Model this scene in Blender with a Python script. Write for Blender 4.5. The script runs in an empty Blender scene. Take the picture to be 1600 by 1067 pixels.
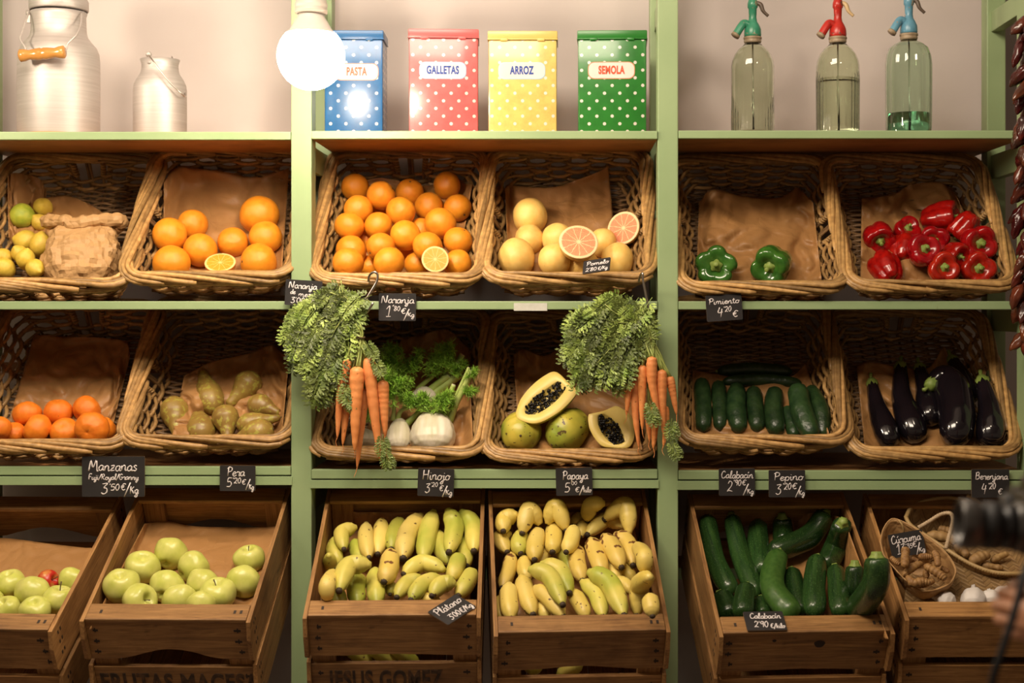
import bpy, bmesh, math, random
from mathutils import Vector as V, Matrix, noise, Quaternion
PI = math.pi
rnd = random.Random(7)
S = bpy.context.scene
COL = S.collection

# ------------------------------------------------------------------ camera
CAM = V((0, -4.0, 1.25))
cd = bpy.data.cameras.new('camera'); co = bpy.data.objects.new('camera', cd); COL.objects.link(co)
co.location = CAM; co.rotation_euler = (PI/2, 0, 0)
cd.lens = 54; cd.sensor_width = 36
cd.shift_x = -0.05; cd.shift_y = -53.5/1600
cd.dof.use_dof = True; cd.dof.focus_distance = 3.95; cd.dof.aperture_fstop = 2.6
cd.clip_start = 0.05
S.camera = co

# ------------------------------------------------------------------ light
S.view_settings.view_transform = 'Standard'; S.view_settings.look = 'None'
S.view_settings.gamma = 1; S.view_settings.use_curve_mapping = False
S.view_settings.exposure = 0.35
w = bpy.data.worlds.new('world'); S.world = w; w.use_nodes = True
w.node_tree.nodes['Background'].inputs[0].default_value = (1.0, 0.72, 0.48, 1)
w.node_tree.nodes['Background'].inputs[1].default_value = 0.135
BULB_POWER = 85.0
def lamp(name, loc, power, col, radius):
    l = bpy.data.lights.new(name, 'POINT'); l.energy = power; l.color = col; l.shadow_soft_size = radius
    o = bpy.data.objects.new(name, l); COL.objects.link(o); o.location = loc
    return o
def area(name, loc, target, power, col, sx, sy):
    l = bpy.data.lights.new(name, 'AREA'); l.energy = power; l.color = col; l.shape = 'RECTANGLE'; l.size = sx; l.size_y = sy
    o = bpy.data.objects.new(name, l); COL.objects.link(o); o.location = loc
    o.rotation_euler = (V(target)-V(loc)).to_track_quat('-Z', 'Y').to_euler()
    return o
WARM = (1.0, 0.82, 0.62)
lamp('pendant_light', (-1.75, -0.6, 1.98), 20, WARM, 0.075)
lamp('pendant_light', (0.85, -0.9, 2.3), 8, WARM, 0.075)
area('ceiling_light', (-0.65, -1.85, 2.9), (-0.45, 0.0, 0.8), 52, (1.0, 0.84, 0.66), 1.7, 0.6)

# ------------------------------------------------------------------ helpers
def ray(px, py):
    return V(((px-880)/600, 4.0, (480-py)/600))          # direction from the lens for a pixel
def P(px, py, Y=0.0):
    return CAM + ray(px, py)*((4+Y)/4)

class MB:
    def __init__(s): s.v = []; s.f = []; s.m = []; s.t = []
    def add(s, vs, fs, mat=0, tint=1.0):
        b = len(s.v); s.v += [V(p) for p in vs]; s.t += [tint]*len(vs)
        for f in fs: s.f.append([i+b for i in f]); s.m.append(mat)
    def tube(s, path, rad, seg=8, mat=0, tint=1.0, caps=True, closed=False, prof=None, up=None):
        path = [V(p) for p in path]; n = len(path)
        if not hasattr(rad, '__len__'): rad = [rad]*n
        ts = []
        for i in range(n):
            a = path[(i-1) % n] if (closed or i > 0) else path[i]
            b = path[(i+1) % n] if (closed or i < n-1) else path[i]
            d = b-a
            ts.append(d.normalized() if d.length > 1e-9 else V((0, 0, 1)))
        ref = V(up) if up else (V((0, 0, 1)) if abs(ts[0].z) < 0.9 else V((0, 1, 0)))
        x = ts[0].cross(ref).normalized()
        vs = []
        for i in range(n):
            x = (x - ts[i]*x.dot(ts[i])); x = x.normalized() if x.length > 1e-6 else ts[i].orthogonal().normalized()
            y = ts[i].cross(x)
            for k in range(seg):
                a = 2*PI*k/seg; q = prof(a, i/(n-1)) if prof else 1.0
                vs.append(path[i] + (x*math.cos(a) + y*math.sin(a))*rad[i]*q)
        fs = []
        for i in range(n if closed else n-1):
            j = (i+1) % n
            for k in range(seg):
                l = (k+1) % seg
                fs.append((i*seg+k, i*seg+l, j*seg+l, j*seg+k))
        if caps and not closed:
            fs.append(tuple(range(seg-1, -1, -1))); fs.append(tuple((n-1)*seg+k for k in range(seg)))
        s.add(vs, fs, mat, tint)
    def lathe(s, prof, seg=32, mat=0, fn=None, M=None, tint=1.0, cap0=False, cap1=False):
        vs = []; fs = []
        for i, (r, z) in enumerate(prof):
            for k in range(seg):
                a = 2*PI*k/seg
                rr, zz = (r, z) if fn is None else fn(r, z, a)
                p = V((rr*math.cos(a), rr*math.sin(a), zz))
                vs.append(M @ p if M else p)
        for i in range(len(prof)-1):
            for k in range(seg):
                l = (k+1) % seg
                fs.append((i*seg+k, i*seg+l, (i+1)*seg+l, (i+1)*seg+k))
        if cap0: fs.append(tuple(range(seg-1, -1, -1)))
        if cap1: fs.append(tuple((len(prof)-1)*seg+k for k in range(seg)))
        s.add(vs, fs, mat, tint)
    def box(s, a, b, M=None, mat=0, bev=0.0, tint=1.0):
        (x0, y0, z0), (x1, y1, z1) = a, b
        e = min(bev, (x1-x0)*.45, (y1-y0)*.45, (z1-z0)*.45)
        if e <= 0:
            vs = [V((x, y, z)) for x in (x0, x1) for y in (y0, y1) for z in (z0, z1)]
            fs = [(0, 1, 3, 2), (4, 6, 7, 5), (0, 4, 5, 1), (2, 3, 7, 6), (0, 2, 6, 4), (1, 5, 7, 3)]
        else:
            bm = bmesh.new(); bmesh.ops.create_cube(bm, size=1)
            for q in bm.verts: q.co = V(((x0+x1)/2+q.co.x*(x1-x0), (y0+y1)/2+q.co.y*(y1-y0), (z0+z1)/2+q.co.z*(z1-z0)))
            bmesh.ops.bevel(bm, geom=bm.edges[:], offset=e, segments=2, affect='EDGES', profile=.6)
            bm.verts.ensure_lookup_table()
            vs = [q.co.copy() for q in bm.verts]; fs = [[q.index for q in f.verts] for f in bm.faces]; bm.free()
        if M: vs = [M @ p for p in vs]
        s.add(vs, fs, mat, tint)
    def prism(s, poly, axis, d0, d1, M=None, mat=0, tint=1.0):
        # poly: 2D points; axis: 'y' puts them in XZ, 'x' in YZ, 'z' in XY
        def mk(p, d):
            return V((p[0], d, p[1])) if axis == 'y' else V((d, p[0], p[1])) if axis == 'x' else V((p[0], p[1], d))
        n = len(poly); vs = [mk(p, d0) for p in poly] + [mk(p, d1) for p in poly]
        fs = [tuple(range(n)), tuple(range(2*n-1, n-1, -1))] + [(i, n+i, n+(i+1) % n, (i+1) % n) for i in range(n)]
        if M: vs = [M @ p for p in vs]
        s.add(vs, fs, mat, tint)
    def mesh(s, name, mats, smooth=True, angle=None):
        me = bpy.data.meshes.new(name)
        me.from_pydata(s.v, [], s.f)
        for m in (mats if isinstance(mats, (list, tuple)) else [mats]): me.materials.append(m)
        me.polygons.foreach_set('material_index', s.m)
        me.polygons.foreach_set('use_smooth', [smooth]*len(s.f))
        at = me.attributes.new('tint', 'FLOAT', 'POINT'); at.data.foreach_set('value', s.t)
        bm = bmesh.new(); bm.from_mesh(me); bmesh.ops.recalc_face_normals(bm, faces=bm.faces[:]); bm.to_mesh(me); bm.free()
        if angle: me.set_sharp_from_angle(angle=math.radians(angle))
        me.update()
        return me
    def build(s, name, mats, parent=None, smooth=True, angle=None):
        return link(name, s.mesh(name, mats, smooth, angle), parent)

def link(name, data, parent=None, loc=None, rot=None, scale=None):
    o = bpy.data.objects.new(name, data); COL.objects.link(o)
    if parent: o.parent = parent
    if loc is not None: o.location = loc
    if rot is not None:
        o.rotation_mode = 'QUATERNION'; o.rotation_quaternion = rot
    if scale is not None: o.scale = scale
    return o
def tag(o, label=None, cat=None, group=None, kind=None):
    if label: o['label'] = label
    if cat: o['category'] = cat
    if group: o['group'] = group
    if kind: o['kind'] = kind
    return o
def thing(name, label, cat, loc=(0, 0, 0), rot=None, group=None):
    return tag(link(name, None, None, loc, rot), label, cat, group)
def structure(o): o['kind'] = 'structure'; return o
def at(M):                                               # loc, rotation of a rigid matrix
    return M.to_translation(), M.to_quaternion()
def frame(o, x, y, z):
    return Matrix(((x.x, y.x, z.x, o.x), (x.y, y.y, z.y, o.y), (x.z, y.z, z.z, o.z), (0, 0, 0, 1)))
def aim(d, up=V((0, 0, 1))):                             # quaternion turning +Z to d
    return V(d).to_track_quat('Z', 'Y')
def crv(pts, n):                                         # Catmull-Rom through points
    pts = [V(p) for p in pts]; m = len(pts)-1; out = []
    if m == 0: return pts
    for i in range(n):
        t = i/(n-1)*m; k = min(int(t), m-1); f = t-k
        p1, p2 = pts[k], pts[k+1]; p0 = pts[k-1] if k else p1*2-p2; p3 = pts[k+2] if k+2 <= m else p2*2-p1
        out.append(0.5*((2*p1)+(p2-p0)*f+(2*p0-5*p1+4*p2-p3)*f*f+(3*p1-p0-3*p2+p3)*f**3))
    return out
def interp(tab, t):
    for (a, x), (b, y) in zip(tab, tab[1:]):
        if t <= b:
            f = 0 if b == a else (t-a)/(b-a); f = f*f*(3-2*f)*.5+f*.5
            return x+(y-x)*f
    return tab[-1][1]

# ------------------------------------------------------------------ materials
class NT:
    def __init__(s, name):
        s.m = bpy.data.materials.new(name); s.m.use_nodes = True; s.t = s.m.node_tree
        s.b = s.t.nodes['Principled BSDF']; s.out = s.t.nodes['Material Output']
    def n(s, typ, **kw):
        q = s.t.nodes.new(typ)
        for k, val in kw.items():
            if hasattr(q, k): setattr(q, k, val)
            else: q.inputs[k].default_value = val
        return q
    def l(s, a, b): s.t.links.new(a, b)
    def set(s, **kw):
        for k, val in kw.items(): s.b.inputs[k.replace('_', ' ')].default_value = val
    def coord(s, scale=(1, 1, 1), kind='Object', rot=(0, 0, 0), shift=False):
        c = s.n('ShaderNodeTexCoord'); mp = s.n('ShaderNodeMapping'); mp.inputs['Scale'].default_value = scale; mp.inputs['Rotation'].default_value = rot
        s.l(c.outputs[kind], mp.inputs['Vector'])
        if shift:                                        # every object gets its own stretch of the pattern
            ad = s.n('ShaderNodeVectorMath'); ad.operation = 'ADD'; s.l(mp.outputs[0], ad.inputs[0]); s.l(s.math('MULTIPLY', s.rand(), 61.0), ad.inputs[1]); return ad.outputs[0]
        return mp.outputs[0]
    def noise(s, vec, scale, detail=3, rough=.5, dist=0.0):
        q = s.n('ShaderNodeTexNoise'); q.inputs['Scale'].default_value = scale; q.inputs['Detail'].default_value = detail
        q.inputs['Roughness'].default_value = rough; q.inputs['Distortion'].default_value = dist
        s.l(vec, q.inputs['Vector']); return q.outputs['Fac']
    def ramp(s, fac, stops, mode='LINEAR'):
        q = s.n('ShaderNodeValToRGB'); q.color_ramp.interpolation = mode
        e = q.color_ramp.elements
        while len(e) < len(stops): e.new(.5)
        for el, (p, c) in zip(e, stops):
            el.position = p; el.color = (*c, 1) if len(c) == 3 else c
        s.l(fac, q.inputs[0]); return q.outputs[0]
    def mix(s, a, b, fac, mode='MIX'):
        q = s.n('ShaderNodeMix'); q.data_type = 'RGBA'; q.blend_type = mode
        for sock, val in ((q.inputs[6], a), (q.inputs[7], b), (q.inputs[0], fac)):
            if hasattr(val, 'links'): s.l(val, sock)
            else: sock.default_value = (*val, 1) if hasattr(val, '__len__') else val
        return q.outputs[2]
    def math(s, op, a, b=0.0):
        q = s.n('ShaderNodeMath'); q.operation = op
        for sock, val in ((q.inputs[0], a), (q.inputs[1], b)):
            if hasattr(val, 'links'): s.l(val, sock)
            else: sock.default_value = val
        return q.outputs[0]
    def base(s, c):
        if hasattr(c, 'links'): s.l(c, s.b.inputs['Base Color'])
        else: s.b.inputs['Base Color'].default_value = (*c, 1)
    def bump(s, h, strength=.3, dist=.002):
        q = s.n('ShaderNodeBump'); q.inputs['Strength'].default_value = strength; q.inputs['Distance'].default_value = dist
        s.l(h, q.inputs['Height']); s.l(q.outputs[0], s.b.inputs['Normal'])
    def tint(s, c, lo=0.0):
        a = s.n('ShaderNodeAttribute'); a.attribute_name = 'tint'
        return s.mix(c, a.outputs['Color'], 1.0, 'MULTIPLY')
    def rand(s): return s.n('ShaderNodeObjectInfo').outputs['Random']

def plain(name, col, rough=.5, metal=0.0, spec=.5, emit=None):
    t = NT(name); t.base(col); t.set(Roughness=rough, Metallic=metal, Specular_IOR_Level=spec)
    return t.m
def mottled(name, c1, c2, scale=20, rough=.5, bump=0.0, bscale=80, bdist=.001, spec=.5, detail=3, sss=0.0, stretch=(1, 1, 1), lo=.3, hi=.7, rand=0.12, tint=False, spots=None, coat=0.0):
    t = NT(name); vec = t.coord(stretch, shift=bool(rand))
    c = t.ramp(t.noise(vec, scale, detail), [(lo, c1), (hi, c2)])
    if spots:                                            # (colour, scale, threshold)
        sc, ss, th = spots
        f = t.ramp(t.noise(vec, ss, 2, .5), [(th, (0, 0, 0)), (min(1, th+.04), (1, 1, 1))])
        c = t.mix(c, sc, f)
    if rand:
        r = t.rand(); hs = t.n('ShaderNodeHueSaturation')
        t.l(c, hs.inputs['Color']); t.l(t.math('ADD', t.math('MULTIPLY', r, rand*.08), .5-rand*.04), hs.inputs['Hue'])
        t.l(t.math('ADD', t.math('MULTIPLY', r, rand*2), 1-rand), hs.inputs['Value']); c = hs.outputs[0]
    if tint: c = t.tint(c)
    t.base(c); t.set(Roughness=rough, Specular_IOR_Level=spec, Coat_Weight=coat, Coat_Roughness=.12)
    if sss: t.set(Subsurface_Weight=sss, Subsurface_Scale=.01)
    if bump: t.bump(t.noise(t.coord(stretch), bscale, 2), bump, bdist)
    return t.m
def woodmat(name, c1, c2, axis, dark=(.05, .022, .008), rough=.55, knots=True, bump=.25):
    t = NT(name); st = [26, 26, 26]; st[axis] = 1.3
    vec = t.coord(tuple(st), shift=True); g = t.noise(vec, 3.4, 6, .68, 1.6)
    c = t.ramp(g, [(.30, tuple(x*.60 for x in c1)), (.46, c1), (.70, c2)])
    big = t.noise(t.coord((1, 1, 1), shift=True), 7, 4, .6)
    c = t.mix(c, (.46, .38, .30), t.ramp(big, [(.50, (0, 0, 0)), (.72, (.75, .75, .75))]), 'MULTIPLY')
    fine = t.noise(t.coord(tuple(x*3 for x in st)), 4, 3)
    c = t.mix(c, (.55, .5, .45), t.ramp(fine, [(.45, (0, 0, 0)), (.8, (.5, .5, .5))]), 'MULTIPLY')
    if knots:
        b = [3, 3, 3]; b[axis] = 1.1
        k = t.noise(t.coord(tuple(b)), 7, 3, .6)
        c = t.mix(c, dark, t.ramp(k, [(.66, (0, 0, 0)), (.74, (.8, .8, .8))]))
    hs = t.n('ShaderNodeHueSaturation'); t.l(c, hs.inputs['Color'])
    t.l(t.math('ADD', t.math('MULTIPLY', t.rand(), .35), .82), hs.inputs['Value']); c = hs.outputs[0]
    t.base(c); t.set(Roughness=rough); t.bump(g, bump, .001)
    return t.m

def creased(name, c1, c2, rough, sc):
    t = NT(name); vec = t.coord((1, 1, 1), shift=True)
    t.base(t.ramp(t.noise(vec, 5, 3), [(.3, c1), (.7, c2)])); t.set(Roughness=rough, Specular_IOR_Level=.4)
    wn = t.n('ShaderNodeTexNoise'); t.l(vec, wn.inputs['Vector']); wn.inputs['Scale'].default_value = 6
    mx = t.n('ShaderNodeVectorMath'); mx.operation = 'MULTIPLY_ADD'; t.l(wn.outputs['Color'], mx.inputs[0]); mx.inputs[1].default_value = (.12, .12, .12); t.l(vec, mx.inputs[2])
    hs = []
    for k in (1, 2.3):
        v = t.n('ShaderNodeTexVoronoi', feature='DISTANCE_TO_EDGE'); t.l(mx.outputs[0], v.inputs['Vector']); v.inputs['Scale'].default_value = sc*k
        hs.append(t.math('MINIMUM', t.math('MULTIPLY', v.outputs['Distance'], 1/k), .25))
    t.bump(t.math('ADD', t.math('ADD', hs[0], hs[1]), t.math('MULTIPLY', t.noise(vec, 12, 3), .35)), .75, .012)
    return t.m
MT = {}
def green():
    t = NT('green_paint'); vec = t.coord((1, 1, 1))
    c = t.ramp(t.noise(vec, 6, 4), [(.3, (.270, .375, .185)), (.7, (.315, .42, .215))])
    sc = t.noise(t.coord((1, 1, 1)), 45, 4, .7)
    c = t.mix(c, (.46, .50, .30), t.ramp(sc, [(.70, (0, 0, 0)), (.78, (.6, .6, .6))]))
    dk = t.noise(t.coord((6, 6, 1.4)), 5, 3, .6)
    c = t.mix(c, (.10, .11, .05), t.ramp(dk, [(.73, (0, 0, 0)), (.80, (.5, .5, .5))]))
    t.base(c); t.set(Roughness=.42)
    t.bump(t.noise(t.coord((40, 40, 2)), 3, 3), .15, .001); return t.m
MT['green'] = green()
MT['plank'] = woodmat('raw_plank', (.42, .20, .07), (.50, .26, .10), 0, knots=False)
MT['crate_x'] = woodmat('crate_wood_cross', (.30, .148, .046), (.48, .262, .090), 0)
MT['crate_y'] = woodmat('crate_wood_long', (.29, .142, .044), (.46, .250, .085), 1)
MT['crate_z'] = woodmat('crate_wood_upright', (.29, .142, .044), (.45, .24, .08), 2)
MT['nail'] = plain('nail_stain', (.028, .016, .010), .7)
MT['ink'] = mottled('stamp_ink', (.030, .017, .010), (.13, .065, .028), 60, .7, rand=0, lo=.38, hi=.72)
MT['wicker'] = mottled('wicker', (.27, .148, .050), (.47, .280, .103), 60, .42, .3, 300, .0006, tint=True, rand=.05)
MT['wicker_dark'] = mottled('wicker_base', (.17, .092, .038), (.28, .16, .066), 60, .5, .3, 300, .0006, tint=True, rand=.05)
MT['kraft'] = creased('kraft_paper', (.34, .168, .056), (.40, .208, .076), .45, 9)
MT['kraft_bag'] = creased('kraft_bag_paper', (.43, .25, .10), (.50, .295, .125), .55, 16)
def wallmat():
    t = NT('wall_plaster'); vec = t.coord((1, 1, 1))
    c = t.ramp(t.noise(vec, 2.2, 4), [(.3, (.60, .535, .510)), (.7, (.67, .605, .58))])
    t.base(c); t.set(Roughness=.7); t.bump(t.noise(vec, 60, 3), .1, .002); return t.m
MT['wall'] = wallmat()
MT['floor'] = mottled('floor_tile', (.10, .07, .05), (.14, .10, .075), 8, .5, rand=0)
# ------------------------------------------------------------------ setting
def wallbox(name, a, b, m):
    mb = MB(); mb.box(a, b); return structure(mb.build(name, m, smooth=False))
wallbox('floor', (-4, -6, -.05), (4.5, 3, 0), MT['floor'])
wallbox('wall_back', (-4, .52, 0), (1.245, .60, 3.1), MT['wall'])
wallbox('wall_far', (-4, 2.4, 0), (4.5, 2.5, 3.1), MT['wall'])
wallbox('ceiling', (-4, -6, 3.1), (4.5, 3, 3.16), MT['wall'])

# shelving unit: posts, boards, rails, braces
unit = thing('shelving_unit', 'large green painted wooden shelving unit with three bays against the pale wall', 'shelving', (-.2, .2, 0))
def part(mb, name, mats, parent, smooth=False, angle=None, M=None):
    inv = (M if M is not None else Matrix.Translation(parent.location)).inverted()
    mb.v = [inv @ p for p in mb.v]
    return mb.build(name, mats, parent, smooth, angle)
def xz(px, py): return (px-880)/600, 1.25+(480-py)/600
PX = [-117, 455, 1027.5, 1600]
for p in PX:
    x0, x1 = (p-880)/600, (p+32-880)/600
    mb = MB(); mb.box((x0, -.002, 0), (x1, .066, 2.35), bev=.003); part(mb, 'post', MT['green'], unit)
    mb = MB(); mb.box((x0, .35, 0), (x1, .41, 2.35), bev=.003); part(mb, 'post', MT['green'], unit)
    for (ya, yb) in ((222, 262), (484, 520), (768, 806), (-22, 12)):
        mb = MB(); mb.box((x0+.012, .064, 1.25+(480-yb)/600), (x1-.012, .352, 1.25+(480-ya)/600), bev=.002); part(mb, 'brace', MT['green'], unit)
def shelf_board(x0, x1, yt, yb, prot=0.0):
    z1, z0 = 1.25+(480-yt)/600, 1.25+(480-yb)/600
    mb = MB(); mb.box((x0, -.004-prot, z0), (x1, .016, z1), bev=.002, mat=0)
    mb.box((x0, .0162, z0+.0005), (x1, .50, z1-.0008), mat=1)
    part(mb, 'shelf_board', [MT['green'], MT['plank']], unit)
BAYS = [(-85, 455, (206, 218.5), (470.5, 483.5), (728.5, 742), (744, 757.5)),
        (487, 1027.5, (205, 217.5), (470.5, 483.5), (733, 747.5), (749.5, 762.5)),
        (1059.5, 1600, (204, 216.5), (470.5, 483.5), (735, 749), (751, 765))]
for i, (a, b, s1, s2, s3, s4) in enumerate(BAYS):
    x0, x1 = (a-880)/600+.0008, (b-880)/600-.0008
    pr = .004 if i == 1 else 0
    for q in (s1, s2, s3): shelf_board(x0, x1, *q, prot=pr)
    mb = MB(); mb.box((x0-.004, -.006, 1.25+(480-s4[1])/600), (x1+.004, -.0022, 1.25+(480-s4[0])/600), bev=.001)
    mb.box((x0, -.003, 1.25+(480-s4[1])/600), (x1, .03, 1.25+(480-s4[0])/600)); part(mb, 'rail', MT['green'], unit)
    # hidden rails the tilted baskets lean on, the low ledge and the rails under the crates
    for zz in (1.25+(480-470.5)/600, 1.25+(480-733)/600):
        mb = MB(); mb.box((x0, .36, zz+.235), (x1, .385, zz+.265)); part(mb, 'rail', MT['plank'], unit)
    mb = MB(); mb.box((x0, .22, .52), (x1, .42, .535), mat=1); mb.box((x0, .205, .505), (x1, .2195, .535), mat=0)
    part(mb, 'ledge_board', [MT['green'], MT['plank']], unit)
# strip of tape on the middle bay
mb = MB(); z0, z1 = 1.25+(480-485.5)/600, 1.25+(480-473.5)/600
mb.box(((803-880)/600, -.0092, z0), ((855-880)/600, -.0082, z1))
o = part(mb, 'tape_strip', mottled('tape', (.50, .50, .44), (.60, .60, .54), 60, .5, rand=0), unit); o['label'] = 'pale strip of tape stuck on the green shelf edge'

# ------------------------------------------------------------------ tilted trays (baskets and crates)
class Tray:
    def __init__(s, cx, y0, z0, tilt, w, L, h, fs=0, ff=0, fb=0, yaw=0):
        s.w, s.L, s.h, s.fs, s.ff, s.fb = w, L, h, fs, ff, fb
        t = math.radians(tilt); ya = math.radians(yaw)
        u = V((math.cos(ya), math.sin(ya), 0)); f = V((-math.sin(ya), math.cos(ya), 0))
        vv = f*math.cos(t)+V((0, 0, math.sin(t))); n = u.cross(vv)
        s.M = frame(V((cx, y0, z0)), u, vv, n); s.Mi = s.M.inverted(); s.n = n; s.u = u; s.v = vv
    def planes(s, off, floor=None):
        h = s.h if floor is None else floor
        def pl(p, nrm): nrm = V(nrm).normalized(); return V(p)+nrm*off, nrm
        k = s.h
        return [pl((0, 0, -h), (0, 0, 1)), pl((0, s.L, 0), (0, -k, s.fb)), pl((0, 0, 0), (0, k, s.ff)),
                pl((-s.w/2, 0, 0), (k, 0, s.fs)), pl((s.w/2, 0, 0), (-k, 0, s.fs))]
    def hit(s, px, py, off=0.0, floor=None, skip_front=True):
        o = s.Mi @ CAM; d = s.Mi.to_3x3() @ ray(px, py); best = None
        for i, (p, n) in enumerate(s.planes(off, floor)):
            if i == 2 and skip_front: continue
            dn = d.dot(n)
            if dn < -1e-6:
                t = (p-o).dot(n)/dn
                if t > .3 and (best is None or t < best): best = t
        return CAM + ray(px, py)*best
    def sphere(s, px, py, rpx, floor=None, extra=0.0):
        r = rpx/600
        for _ in range(3):
            p = s.hit(px, py, r+extra, floor); r = rpx/600*(4+p.y)/4
        return p, r

class Pile:
    """things already lying in one tray: each new one moves towards the lens until it only touches them"""
    def __init__(s): s.b = []
    def settle(s, chain, tol=.95):
        ch = [(V(p), r) for p, r in chain]
        c = sum((p for p, r in ch), V())/len(ch); d = (CAM-c).normalized(); sh = 0.0
        for _ in range(90):
            hit = False
            for p, r in ch:
                q = p+d*sh
                for bp, br in s.b:
                    if (q-bp).length < (r+br)*tol: hit = True; break
                if hit: break
            if not hit: break
            sh += .003
        out = [(p+(CAM-p).normalized()*sh, r) for p, r in ch]
        s.b += out
        return out

def rrect(w, L, rad, n_side=1):
    """closed outline of a rounded rectangle u in +-w/2, v in 0..L as function s in 0..1 -> (pos, normal)"""
    segs = []
    A = w-2*rad; B = L-2*rad; arc = PI/2*rad
    per = 2*(A+B)+4*arc
    return per
class Loop:
    def __init__(s, w, L, f):                             # f = (side, front, back) inset at the floor
        s.w, s.L, s.f = w, L, f; s.rad = .055
        A, B, arc = w-2*s.rad, L-2*s.rad, PI/2*s.rad
        s.len = [A, arc, B, arc, A, arc, B, arc]; s.per = sum(s.len)
    def at(s, q, t, off=0.0):                             # t: 0 rim .. 1 floor
        w = s.w-2*s.f[0]*t; v0 = s.f[1]*t; v1 = s.L-s.f[2]*t; r = s.rad
        d = (q % 1)*s.per
        for i, l in enumerate(s.len):
            if d <= l: break
            d -= l
        k = d/l
        x0, x1, y0, y1 = -w/2, w/2, v0, v1
        if i == 0: p, n = V((x0+r+(w-2*r)*k, y0)), V((0, -1))
        elif i == 2: p, n = V((x1, y0+r+(y1-y0-2*r)*k)), V((1, 0))
        elif i == 4: p, n = V((x1-r-(w-2*r)*k, y1)), V((0, 1))
        elif i == 6: p, n = V((x0, y1-r-(y1-y0-2*r)*k)), V((-1, 0))
        else:
            c = {1: (x1-r, y0+r, -PI/2), 3: (x1-r, y1-r, 0), 5: (x0+r, y1-r, PI/2), 7: (x0+r, y0+r, PI)}[i]
            a = c[2]+k*PI/2; n = V((math.cos(a), math.sin(a))); p = V((c[0], c[1]))+n*r
        p = p+n*off
        return p, n

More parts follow.
